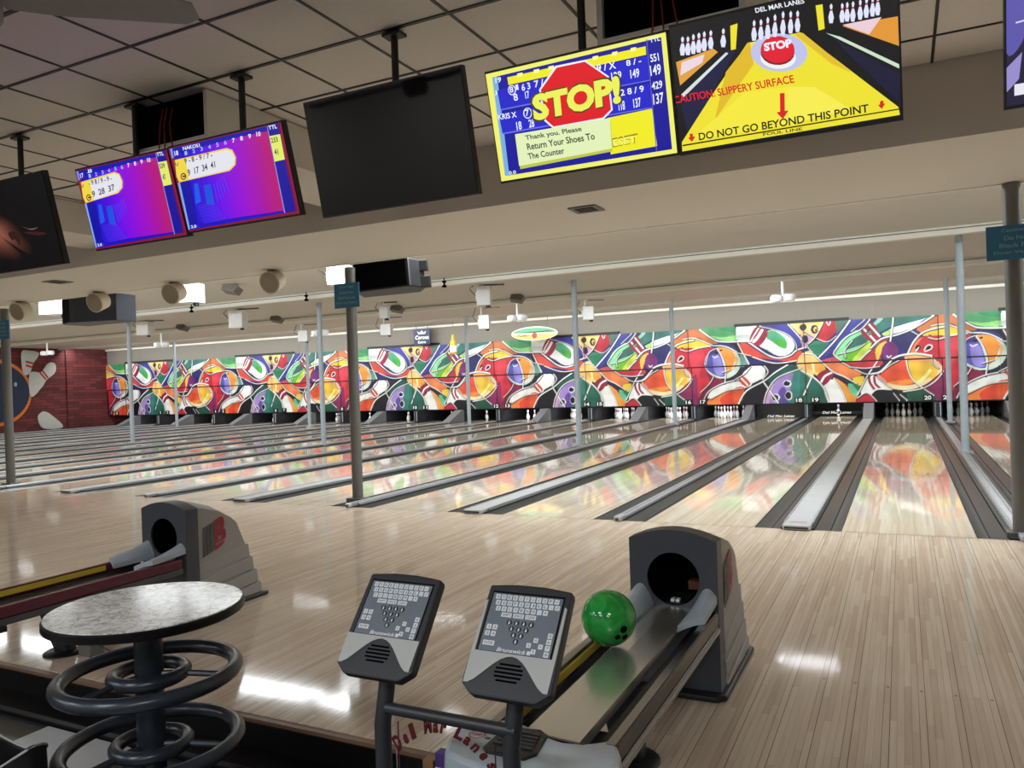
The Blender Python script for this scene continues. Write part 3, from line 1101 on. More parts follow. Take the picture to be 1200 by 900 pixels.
def paint_mural():
    NX, NZ = 419, 144
    import numpy as np
    us = np.linspace(0, P7, NX)
    vs = np.linspace(0, MH, NZ)
    U, V = np.meshgrid(us, vs)
    img = np.zeros((NZ, NX, 3))
    img[:] = lin((40, 42, 100))[:3]
    img[V < 1.23] = lin((34, 30, 52))[:3]
    def smooth(p, closed):
        n = len(p)
        out = []
        for i in range(n if closed else n - 1):
            a, b = p[i], p[(i + 1) % n]
            pa = p[i - 1] if (closed or i > 0) else a
            pb = p[(i + 2) % n] if (closed or i + 2 < n) else b
            for k in range(5):
                t = k / 5.0
                out.append(tuple(0.5 * (2 * a[j] + (b[j] - pa[j]) * t + (2 * pa[j] - 5 * a[j] + 4 * b[j] - pb[j]) * t * t + (3 * a[j] - pa[j] - 3 * b[j] + pb[j]) * t ** 3) for j in (0, 1)))
        if not closed:
            out.append(tuple(p[-1]))
        return out
    for line in MURAL.split('\n'):
        head, pts = line.split(':')
        ci, w = head[1:].split(',')
        c = np.array(lin(MURAL_COLOURS[int(ci)])[:3])
        p = [tuple(float(v) / 100 for v in q.split(',')) for q in pts.split()]
        for sh in (-P7, 0, P7):
            q = [(a + sh, b) for a, b in p]
            x0, x1 = min(a for a, b in q) - 0.15, max(a for a, b in q) + 0.15
            y0, y1 = min(b for a, b in q) - 0.15, max(b for a, b in q) + 0.15
            i0, i1 = np.searchsorted(us, x0), np.searchsorted(us, x1)
            j0, j1 = np.searchsorted(vs, y0), np.searchsorted(vs, y1)
            if i1 <= i0 or j1 <= j0:
                continue
            X, Y = U[j0:j1, i0:i1], V[j0:j1, i0:i1]
            if head[0] == 'F':
                q = smooth(q, True)
                ins = np.zeros(X.shape, bool)
                for (ax, ay), (bx, by) in zip(q, q[1:] + q[:1]):
                    if ay == by:
                        continue
                    cond = ((ay > Y) != (by > Y)) & (X < (bx - ax) * (Y - ay) / (by - ay) + ax)
                    ins ^= cond
                a = ins.astype(float)[..., None]
            else:
                q = smooth(q, False)
                d = np.full(X.shape, 9.0)
                for (ax, ay), (bx, by) in zip(q, q[1:]):
                    L2 = (bx - ax) ** 2 + (by - ay) ** 2 + 1e-9
                    t = np.clip(((X - ax) * (bx - ax) + (Y - ay) * (by - ay)) / L2, 0, 1)
                    d = np.minimum(d, np.hypot(X - ax - t * (bx - ax), Y - ay - t * (by - ay)))
                a = np.clip((float(w) / 200.0 + 0.008 - d) / 0.016, 0, 1)[..., None]
            img[j0:j1, i0:i1] = img[j0:j1, i0:i1] * (1 - a) + c * a
    return us, vs, img
US, VS, IMG = paint_mural()
def brush(img, us, vs):
    import numpy as np
    U, V = np.meshgrid(us, vs)
    n = (np.sin(2 * PI * (3 * U / P7) + 3.1 * V) * np.sin(2 * PI * 5 * U / P7 - 4.3 * V + 1.0) + 0.6 * np.sin(2 * PI * 11 * U / P7 + 9 * V) * np.sin(8.0 * V - 2 * PI * 7 * U / P7))
    g = 1.0 + 0.20 * n
    sat = img * np.clip(g, 0.62, 1.3)[..., None]
    return np.clip(sat, 0, 0.86)
IMG = brush(IMG, US, VS)
MURAL_MAT = attr_mat('printed_mural', None, 0.35)
SEAMS_T = [0.0, 2.07, 5.69, P7]
SEAMS_B = [0.0, 2.09, 5.77, P7]
def mural_panel(u0, u1, v0, v1):
    """flat printed board; vertex colours carry the print"""
    import numpy as np
    i0, i1 = int(np.searchsorted(US, u0 + 0.013)), int(np.searchsorted(US, u1 - 0.013))
    j0, j1 = int(np.searchsorted(VS, v0 + 0.022)), int(np.searchsorted(VS, v1 - 0.022))
    e0 = 0.011 if u0 > 0.1 else 0.002
    e1 = 0.011 if u1 < P7 - 0.1 else 0.002
    xs = [u0 + e0] + list(US[i0:i1]) + [u1 - e1]
    zs = [v0 + (0.02 if v0 > 0.1 else 0.002)] + list(VS[j0:j1]) + [v1 - (0.02 if v1 < MH - 0.1 else 0.002)]
    ii = [i0] + list(range(i0, i1)) + [i1 - 1]
    jj = [j0] + list(range(j0, j1)) + [j1 - 1]
    nx, nz = len(xs), len(zs)
    verts = [(x, 0, MZ0 + z) for z in zs for x in xs]
    cols = [tuple(IMG[j, i]) + (1.0,) for j in jj for i in ii]
    faces = [(j * nx + i, j * nx + i + 1, (j + 1) * nx + i + 1, (j + 1) * nx + i) for j in range(nz - 1) for i in range(nx - 1)]
    nb = len(verts)
    back = [(xs[0], 0.02, MZ0 + zs[0]), (xs[-1], 0.02, MZ0 + zs[0]), (xs[-1], 0.02, MZ0 + zs[-1]), (xs[0], 0.02, MZ0 + zs[-1])]
    verts += back
    cols += [(0.02, 0.02, 0.02, 1)] * 4
    c = [0, nx - 1, nz * nx - 1, (nz - 1) * nx]
    faces += [(nb + 3, nb + 2, nb + 1, nb)] + [(c[k], nb + k, nb + (k + 1) % 4, c[(k + 1) % 4]) for k in range(4)]
    me = bpy.data.meshes.new('mural_panel')
    me.from_pydata(verts, [], faces)
    at = me.color_attributes.new('Col', 'FLOAT_COLOR', 'POINT')
    at.data.foreach_set('color', [v for q in cols for v in q])
    me.materials.append(MURAL_MAT)
    return me
PAN = []
for r, (v0, v1) in enumerate(((0.0, 1.215), (1.215, MH))):
    S_ = SEAMS_B if r == 0 else SEAMS_T
    for k in range(3):
        PAN.append(mural_panel(S_[k], S_[k + 1], v0, v1))
FRAME = mat('masking_frame_black', (16, 15, 17), 0.4)
names = ['over lane 22', 'over lanes 18 to 21', 'over lanes 14 to 17', 'over lanes 10 to 13', 'over lanes 6 to 9', 'over lanes 2 to 5']
for k in range(6):
    x0 = -4.78 + P7 * (1 - k) + 0.003
    nm = names[k]
    wall_end = x0 + P7 > XE
    t = thing('masking_unit', 'masking unit %s, painted with swirling bowling balls and pins' % nm, 'mural', (x0, 17.90, 0), group='painted masking units above the pins')
    for q, me in enumerate(PAN):
        if k == 0 and q % 3 == 2:
            continue
        if k == 0 and q % 3 == 1:
            # the last unit is cut off by the side wall
            me = mural_panel((SEAMS_B if q < 3 else SEAMS_T)[1], 4.76, *((0.0, 1.215) if q < 3 else (1.215, MH)))
        o = bpy.data.objects.new('mural_panel', me)
        COL.objects.link(o)
        o.parent = t
    wd = P7 if k else 4.7
    MB().box(0, wd, 0.022, 0.05, MZ0 - 0.03, MZ0 + MH).build('backing_frame', FRAME, t)
    MB().box(0.0, min(wd, 3.35), -0.02, 0.05, MZ0 + MH, MZ0 + MH + 0.085).build('top_strip', FRAME, t)
# short unit at the brick wall
t = thing('masking_unit', 'short end piece of the painted masking against the brick wall', 'mural', (-4.78 - 5 * P7, 17.90, 0), group='painted masking units above the pins')
for r, (v0, v1) in enumerate(((0.0, 1.215), (1.215, MH))):
    me = mural_panel(5.95 if r == 0 else 5.72, P7, v0, v1)
    o = bpy.data.objects.new('mural_panel', me)
    COL.objects.link(o)
    o.parent = t
    o.location.x = 0.0
t.location.x = -4.78 - 5 * P7
t2 = t
t2.location.x = -33.56 - P7
MB().box(5.8, P7, 0.022, 0.05, MZ0 - 0.03, MZ0 + MH).build('backing_frame', FRAME, t2)

# lane number plates along the lower edge of the mural
NUMB = mat('number_plate_black', (10, 10, 11), 0.5)
for n in range(1, 22):
    x, hw = divider_pos(n if n % 2 == 0 else n - 1) if n > 1 else (LC[1] - 0.8, 0.1)
    s = -1 if n % 2 == 0 else 1
    cx = x + s * 0.235
    t = thing('lane_number_plate', 'small black plate with white number %d on the lower edge of the mural' % n, 'number plate', (cx, 17.885, MZ0 + 0.09), group='lane number plates')
    MB().box(-0.125, 0.125, 0.0, 0.012, -0.09, 0.085).build('plate', NUMB, t)
    w = 0.042 if n < 10 else 0.09
    MB().text(str(n), (-w, -0.003, -0.058), (w, -0.003, -0.058), (-w, -0.003, 0.062), bold=0.03).build('numeral', LET, t, normals=False)
# ------------------------------------------------------------------ columns and notices
def column(x, y, top, r, material, label, base=True):
    t = thing('support_column', label, 'column', (x, y, 0))
    MB().cyl((0, 0, 0.0), (0, 0, top), r, n=20).build('post', material, t, smooth=True)
    MB().box(-r - 0.05, r + 0.05, -r - 0.02, r + 0.02, 0.0, 0.045).build('base_plate', GREY_DK if material is GREY_DK else CAPW, t)
    return t
SIGN = mat('notice_blue', (44, 108, 148), 0.45)
SIGN_T = mat('notice_lettering', (128, 178, 182), 0.5)
for x, nm in ((0.83, 'on the capping between lanes 20 and 21, nearest of the dark posts'), (-6.29, 'between lanes 16 and 17'), (-13.54, 'on the capping between lanes 12 and 13')):
    column(x, 0.42 if x < 0 else 0.18, 2.975, 0.068, GREY_DK, 'dark grey round post with a blue notice at the foul line, %s' % nm)
for x, ytop in ((0.86, 0.10), (-6.29, 0.34), (-13.50, 0.34)):
    lab = {0.86: 'blue caution notice on the dark post between lanes 20 and 21', -6.29: 'blue caution notice on the dark post between lanes 16 and 17', -13.50: 'small blue caution notice on the farthest dark post, by lane 12'}[x]
    t = thing('notice_sign', lab, 'sign', (x + (0.06 if x > 0 else 0), ytop, 2.33 if x > 0 else 2.46))
    w, h = (0.29, 0.285) if x > 0 else (0.195, 0.31)
    MB().box(-w, w, -0.004, 0.008, 0, h).build('sign_board', SIGN, t)
    m = MB()
    lines = ['Caution: Danger', 'Do Not Cross', 'Black Foul Line', 'Floor Very Slippery']
    for k, s in enumerate(lines):
        ww = w * (0.62, 0.55, 0.68, 0.82)[k]
        z = h * (0.78 - 0.215 * k)
        m.text(s, (-ww, -0.006, z), (ww, -0.006, z), (-ww, -0.006, z + h * 0.125), bold=0.01)
    m.build('lettering', SIGN_T, t, normals=False)
for x, y, nm in ((0.86, 7.3, 'between lanes 20 and 21, nearest of the pale posts'), (-6.38, 8.3, 'between lanes 16 and 17, halfway down the lanes'), (-13.15, 7.95, 'between lanes 12 and 13, halfway down the lanes'), (-20.38, 8.05, 'between lanes 8 and 9, halfway down the lanes'),
                 (1.02, 15.3, 'between lanes 20 and 21, close to the pins'), (-6.05, 15.1, 'between lanes 16 and 17, close to the pins'), (-13.13, 15.35, 'between lanes 12 and 13, close to the pins'), (-19.90, 15.2, 'between lanes 8 and 9, close to the pins'), (-27.4, 15.6, 'between lanes 4 and 5, close to the pins')):
    column(x, y, 3.6 if y < 10 else 3.68, 0.06, POLE_LT, 'slim pale blue-grey post %s' % nm)

# ------------------------------------------------------------------ hanging screens
SCR = attr_mat('lit_screen', 1.0)
ROD = mat('black_mount', (20, 18, 17), 0.5)
SCREEN_STOP = [('P', (240, 240, 110), [[0, 1000], [1000, 1000], [1000, 0], [0, 0]]), ('P', (12, 12, 150), [[37, 959], [976, 969], [976, 38], [27, 45]]), ('P', (120, 175, 230), [[37, 959], [68, 959], [54, 44], [27, 45]]), ('P', (240, 235, 30), [[126, 930], [895, 926], [893, 857], [127, 861]]), ('P', (30, 30, 200), [[126, 851], [906, 846], [901, 653], [127, 650]]), ('P', (30, 30, 200), [[56, 832], [135, 845], [143, 652], [61, 663]]), ('P', (30, 30, 200), [[123, 617], [899, 620], [894, 420], [121, 425]]), ('P', (30, 30, 200), [[45, 618], [123, 617], [121, 425], [50, 439]]), ('P', (100, 110, 230), [[61, 663], [901, 649], [900, 640], [60, 650]]), ('P', (100, 110, 230), [[50, 446], [894, 420], [893, 411], [49, 432]]), ('P', (240, 235, 30), [[656, 400], [895, 408], [902, 86], [653, 81]]), ('P', (90, 90, 190), [[901, 979], [906, 979], [899, 42], [894, 40]]), ('P', (250, 250, 150), [[185, 911], [217, 911], [220, 942], [188, 942]]), ('P', (250, 250, 150), [[282, 910], [314, 910], [317, 941], [285, 942]]), ('P', (250, 250, 150), [[367, 910], [399, 910], [401, 941], [370, 941]]), ('P', (250, 250, 150), [[614, 909], [644, 909], [647, 939], [617, 939]]), ('P', (250, 250, 150), [[719, 909], [748, 908], [750, 938], [721, 938]]), ('P', (250, 250, 150), [[817, 908], [845, 908], [847, 937], [819, 938]]), ('T', (235, 240, 250), '19', [53, 899], [87, 898], [56, 950]), ('T', (235, 240, 250), 'J', [38, 796], [54, 796], [38, 838]), ('T', (235, 240, 250), 'TTL', [920, 945], [971, 944], [917, 983]), ('P', (235, 240, 250), [[168, 801], [165, 786], [160, 774], [152, 766], [144, 764], [136, 767], [129, 774], [124, 787], [121, 801], [121, 817], [124, 832], [129, 844], [136, 852], [145, 854], [153, 851], [160, 843], [165, 831], [168, 817]]), ('P', (30, 30, 200), [[162, 803], [160, 791], [156, 781], [150, 774], [144, 772], [138, 774], [132, 780], [128, 790], [126, 802], [126, 815], [129, 827], [133, 837], [138, 844], [145, 846], [151, 844], [156, 837], [160, 828], [163, 816]]), ('T', (235, 240, 250), '8', [131, 787], [153, 786], [132, 840]), ('T', (235, 240, 250), '-', [169, 801], [185, 800], [168, 850]), ('T', (235, 240, 250), '6 3', [203, 780], [254, 784], [203, 841]), ('T', (235, 240, 250), '7 /', [279, 786], [333, 787], [278, 847]), ('T', (235, 240, 250), '8', [149, 708], [174, 708], [147, 772]), ('T', (235, 240, 250), '17', [218, 705], [242, 706], [217, 771]), ('T', (235, 240, 250), '9 / X', [634, 803], [735, 798], [633, 866]), ('T', (235, 240, 250), '8 / -', [789, 798], [867, 795], [788, 847]), ('T', (235, 240, 250), '129', [704, 705], [758, 704], [704, 773]), ('T', (235, 240, 250), '149', [804, 688], [850, 687], [804, 762]), ('T', (235, 240, 250), '551', [914, 786], [957, 785], [912, 850]), ('T', (235, 240, 250), '149', [907, 674], [961, 674], [906, 761]), ('T', (235, 240, 250), '429', [906, 559], [960, 559], [906, 624]), ('T', (235, 240, 250), '137', [906, 435], [959, 436], [907, 525]), ('T', (235, 240, 250), 'KRIS X', [42, 568], [153, 561], [40, 620]), ('P', (235, 240, 250), [[244, 569], [241, 553], [235, 540], [228, 531], [219, 528], [210, 531], [202, 540], [196, 553], [193, 569], [193, 586], [196, 602], [202, 615], [210, 623], [219, 626], [228, 623], [235, 615], [241, 602], [244, 586]]), ('P', (30, 30, 200), [[239, 571], [236, 557], [232, 546], [226, 539], [219, 537], [212, 539], [205, 546], [201, 557], [199, 570], [199, 584], [201, 597], [206, 608], [212, 615], [219, 618], [226, 616], [232, 609], [237, 598], [239, 585]]), ('T', (235, 240, 250), '7', [206, 553], [227, 553], [206, 610]), ('T', (235, 240, 250), '18', [142, 443], [173, 444], [143, 519]), ('T', (235, 240, 250), '28', [217, 445], [248, 443], [218, 519]), ('T', (235, 240, 250), '2 8 / 9', [743, 561], [866, 558], [742, 616]), ('T', (235, 240, 250), '118', [725, 441], [758, 441], [726, 520]), ('T', (235, 240, 250), '137', [804, 438], [843, 441], [804, 517]), ('P', (235, 240, 250), [[411, 932], [577, 926], [692, 747], [693, 460], [640, 394], [352, 401], [308, 482], [303, 762]]), ('P', (222, 16, 30), [[417, 914], [574, 911], [684, 742], [684, 466], [635, 410], [358, 414], [319, 486], [313, 755]]), ('T', (70, 60, 20), 'STOP!', [240, 476], [751, 491], [243, 739]), ('T', (235, 240, 90), 'STOP!', [250, 492], [742, 503], [255, 728]), ('T', (150, 140, 20), 'ESET', [670, 137], [807, 143], [672, 218]), ('T', (250, 250, 120), 'ESET', [675, 147], [801, 149], [675, 205]), ('P', (190, 200, 60), [[131, 379], [676, 369], [667, 105], [130, 85]]), ('P', (226, 240, 185), [[128, 411], [674, 394], [665, 130], [126, 115]]), ('T', (50, 60, 50), 'Thank you. Please', [190, 327], [516, 316], [184, 383]), ('T', (50, 60, 50), 'Return Your Shoes To', [190, 246], [581, 235], [187, 308]), ('T', (50, 60, 50), 'The Counter', [189, 161], [403, 157], [185, 218]), ('T', (235, 240, 250), '0.0', [59, 48], [102, 48], [58, 83])]
SCREEN_AD = [('P', (8, 8, 10), [[0, 1000], [1000, 1000], [1000, 0], [0, 0]]), ('P', (225, 160, 60), [[15, 729], [199, 771], [220, 737], [25, 541]]), ('P', (235, 215, 225), [[42, 719], [156, 742], [142, 682], [30, 618]]), ('P', (238, 225, 45), [[287, 912], [321, 917], [304, 730], [281, 730]]), ('P', (20, 20, 60), [[18, 428], [259, 739], [304, 721], [43, 115]]), ('P', (215, 225, 225), [[26, 469], [258, 722], [268, 710], [36, 443]]), ('P', (238, 225, 45), [[667, 917], [696, 915], [700, 739], [674, 735]]), ('P', (225, 150, 50), [[774, 731], [998, 716], [999, 510]]), ('P', (235, 205, 215), [[775, 739], [934, 735], [882, 633]]), ('P', (205, 225, 200), [[704, 707], [763, 659], [997, 382], [997, 352]]), ('P', (15, 15, 50), [[695, 710], [728, 665], [994, 101], [1000, 313]]), ('P', (238, 225, 45), [[8, 89], [168, 404], [360, 757], [597, 750], [989, 79], [994, 21], [6, 13]]), ('P', (225, 185, 35), [[250, 573], [370, 762], [381, 591], [178, 217]]), ('P', (225, 190, 40), [[570, 746], [606, 743], [805, 385], [721, 479]]), ('P', (244, 232, 60), [[52, 94], [331, 391], [534, 370], [484, 87]]), ('P', (246, 236, 80), [[534, 370], [644, 332], [796, 119], [484, 87]]), ('P', (20, 20, 10), [[11, 66], [990, 68], [990, 59], [10, 54]]), ('P', (190, 195, 235), [[623, 589], [613, 544], [590, 510], [556, 491], [515, 489], [471, 506], [430, 538], [397, 583], [377, 635], [371, 687], [382, 732], [406, 766], [442, 784], [484, 784], [527, 766], [567, 733], [598, 689], [617, 639]]), ('P', (240, 240, 240), [[571, 569], [565, 543], [551, 524], [529, 514], [503, 514], [475, 524], [450, 544], [429, 570], [416, 600], [413, 629], [419, 655], [434, 674], [456, 684], [483, 683], [510, 672], [535, 652], [555, 627], [568, 597]]), ('P', (120, 15, 25), [[566, 611], [560, 581], [546, 558], [525, 545], [501, 543], [475, 553], [450, 573], [431, 602], [419, 635], [416, 669], [423, 699], [437, 722], [458, 735], [483, 736], [509, 726], [533, 705], [551, 677], [563, 644]]), ('P', (225, 20, 45), [[567, 632], [561, 600], [547, 575], [526, 560], [501, 558], [475, 567], [451, 589], [432, 619], [420, 654], [417, 690], [424, 722], [438, 747], [459, 761], [484, 763], [510, 753], [534, 731], [552, 701], [564, 667]]), ('T', (235, 240, 250), 'STOP', [434, 667], [558, 657], [431, 729]), ('P', (225, 228, 248), [[382, 765], [380, 813], [385, 842], [391, 867], [390, 899], [398, 914], [403, 893], [399, 864], [402, 835], [405, 803], [398, 759]]), ('P', (200, 40, 60), [[390, 859], [390, 871], [400, 870], [400, 858]]), ('P', (225, 228, 248), [[413, 761], [411, 808], [416, 837], [422, 863], [421, 894], [428, 909], [434, 889], [430, 859], [433, 830], [435, 798], [428, 755]]), ('P', (200, 40, 60), [[421, 854], [421, 866], [431, 865], [430, 853]]), ('P', (225, 228, 248), [[444, 758], [442, 808], [447, 838], [453, 865], [452, 898], [459, 914], [465, 892], [460, 862], [464, 831], [466, 798], [459, 752]]), ('P', (200, 40, 60), [[452, 856], [452, 868], [462, 867], [461, 855]]), ('P', (225, 228, 248), [[477, 760], [474, 811], [480, 843], [486, 871], [484, 905], [492, 922], [497, 899], [493, 868], [496, 836], [498, 801], [491, 754]]), ('P', (200, 40, 60), [[484, 861], [485, 874], [494, 874], [494, 861]]), ('P', (225, 228, 248), [[513, 761], [510, 815], [516, 848], [522, 877], [520, 912], [528, 930], [533, 906], [529, 873], [532, 841], [534, 805], [527, 755]]), ('P', (200, 40, 60), [[520, 867], [521, 880], [530, 880], [530, 866]]), ('P', (225, 228, 248), [[546, 759], [544, 810], [549, 841], [555, 868], [553, 902], [561, 919], [566, 897], [562, 865], [565, 834], [567, 800], [561, 753]]), ('P', (200, 40, 60), [[553, 859], [554, 872], [563, 872], [563, 858]]), ('P', (225, 228, 248), [[577, 759], [574, 808], [579, 837], [585, 863], [583, 895], [591, 911], [596, 890], [592, 860], [595, 830], [598, 798], [591, 753]]), ('P', (200, 40, 60), [[584, 854], [584, 867], [593, 866], [593, 854]]), ('P', (225, 228, 248), [[42, 771], [40, 817], [46, 844], [53, 868], [51, 898], [60, 913], [66, 892], [61, 865], [65, 837], [67, 806], [59, 765]]), ('P', (200, 40, 60), [[51, 860], [52, 872], [62, 870], [62, 859]]), ('P', (225, 228, 248), [[69, 765], [66, 810], [72, 837], [79, 861], [78, 891], [86, 905], [92, 885], [87, 858], [91, 830], [93, 799], [86, 758]]), ('P', (200, 40, 60), [[77, 853], [78, 864], [89, 863], [88, 852]]), ('P', (225, 228, 248), [[96, 765], [93, 812], [99, 841], [106, 866], [105, 898], [113, 913], [119, 892], [114, 863], [118, 834], [120, 802], [112, 758]]), ('P', (200, 40, 60), [[104, 858], [105, 870], [116, 869], [115, 856]]), ('P', (225, 228, 248), [[122, 766], [120, 814], [126, 842], [133, 868], [131, 899], [140, 914], [146, 893], [141, 864], [144, 835], [147, 803], [139, 760]]), ('P', (200, 40, 60), [[131, 859], [132, 871], [142, 870], [142, 858]]), ('P', (225, 228, 248), [[149, 768], [146, 815], [152, 844], [159, 869], [158, 900], [166, 915], [172, 894], [167, 866], [171, 837], [173, 805], [165, 762]]), ('P', (200, 40, 60), [[157, 860], [158, 872], [169, 871], [168, 859]]), ('P', (225, 228, 248), [[181, 773], [178, 818], [184, 844], [190, 868], [189, 897], [197, 911], [203, 891], [198, 864], [202, 837], [204, 807], [197, 767]]), ('P', (200, 40, 60), [[189, 860], [189, 871], [200, 870], [199, 858]]), ('P', (225, 228, 248), [[240, 766], [237, 811], [243, 837], [249, 860], [248, 890], [256, 904], [262, 884], [257, 857], [261, 830], [263, 800], [256, 760]]), ('P', (200, 40, 60), [[248, 852], [249, 864], [259, 862], [258, 851]]), ('P', (225, 228, 248), [[721, 769], [718, 813], [723, 839], [728, 861], [726, 890], [733, 904], [738, 885], [735, 858], [738, 832], [741, 803], [735, 764]]), ('P', (200, 40, 60), [[727, 854], [727, 865], [736, 864], [736, 853]]), ('P', (225, 228, 248), [[767, 758], [764, 801], [768, 827], [774, 849], [772, 877], [778, 891], [784, 872], [780, 846], [784, 820], [786, 791], [780, 752]]), ('P', (200, 40, 60), [[772, 841], [773, 852], [781, 851], [781, 840]]), ('P', (225, 228, 248), [[787, 757], [785, 799], [789, 825], [794, 848], [793, 876], [799, 890], [804, 871], [801, 845], [804, 819], [807, 790], [801, 751]]), ('P', (200, 40, 60), [[793, 840], [793, 851], [802, 850], [801, 839]]), ('P', (225, 228, 248), [[811, 747], [808, 791], [813, 818], [818, 842], [816, 872], [823, 886], [828, 867], [824, 839], [828, 812], [830, 782], [824, 741]]), ('P', (200, 40, 60), [[817, 834], [817, 846], [825, 845], [825, 833]]), ('P', (225, 228, 248), [[841, 749], [838, 794], [842, 821], [847, 844], [846, 874], [852, 888], [857, 869], [854, 841], [857, 814], [860, 784], [854, 744]]), ('P', (200, 40, 60), [[846, 836], [847, 848], [855, 847], [855, 835]]), ('P', (225, 228, 248), [[866, 754], [863, 798], [868, 825], [873, 848], [871, 877], [877, 892], [883, 872], [879, 845], [882, 818], [885, 789], [879, 748]]), ('P', (200, 40, 60), [[872, 840], [872, 851], [880, 851], [880, 839]]), ('P', (225, 228, 248), [[891, 753], [888, 797], [893, 824], [897, 848], [896, 877], [902, 891], [907, 872], [904, 845], [907, 818], [910, 788], [904, 748]]), ('P', (200, 40, 60), [[896, 840], [897, 851], [905, 850], [905, 839]]), ('P', (225, 228, 248), [[912, 753], [909, 797], [913, 824], [918, 847], [916, 876], [923, 891], [928, 871], [925, 845], [928, 818], [930, 788], [925, 748]]), ('P', (200, 40, 60), [[917, 839], [917, 851], [925, 850], [925, 839]]), ('T', (215, 25, 35), 'CAUTION: SLIPPERY SURFACE', [-6, 403], [559, 391], [-11, 464]), ('T', (25, 25, 25), 'DO NOT GO BEYOND THIS POINT', [97, 78], [868, 77], [96, 139]), ('T', (80, 75, 20), 'FOUL LINE', [403, 30], [581, 24], [402, 54]), ('T', (235, 240, 250), 'DEL MAR LANES', [408, 959], [622, 948], [405, 995]), ('P', (215, 25, 35), [[491, 333], [512, 329], [508, 194], [525, 192], [497, 134], [471, 192], [487, 194]]), ('P', (215, 25, 35), [[53, 144], [68, 143], [68, 118], [80, 115], [61, 77], [43, 115], [53, 116]]), ('P', (215, 25, 35), [[915, 143], [930, 143], [929, 120], [937, 120], [921, 85], [906, 120], [915, 118]])]
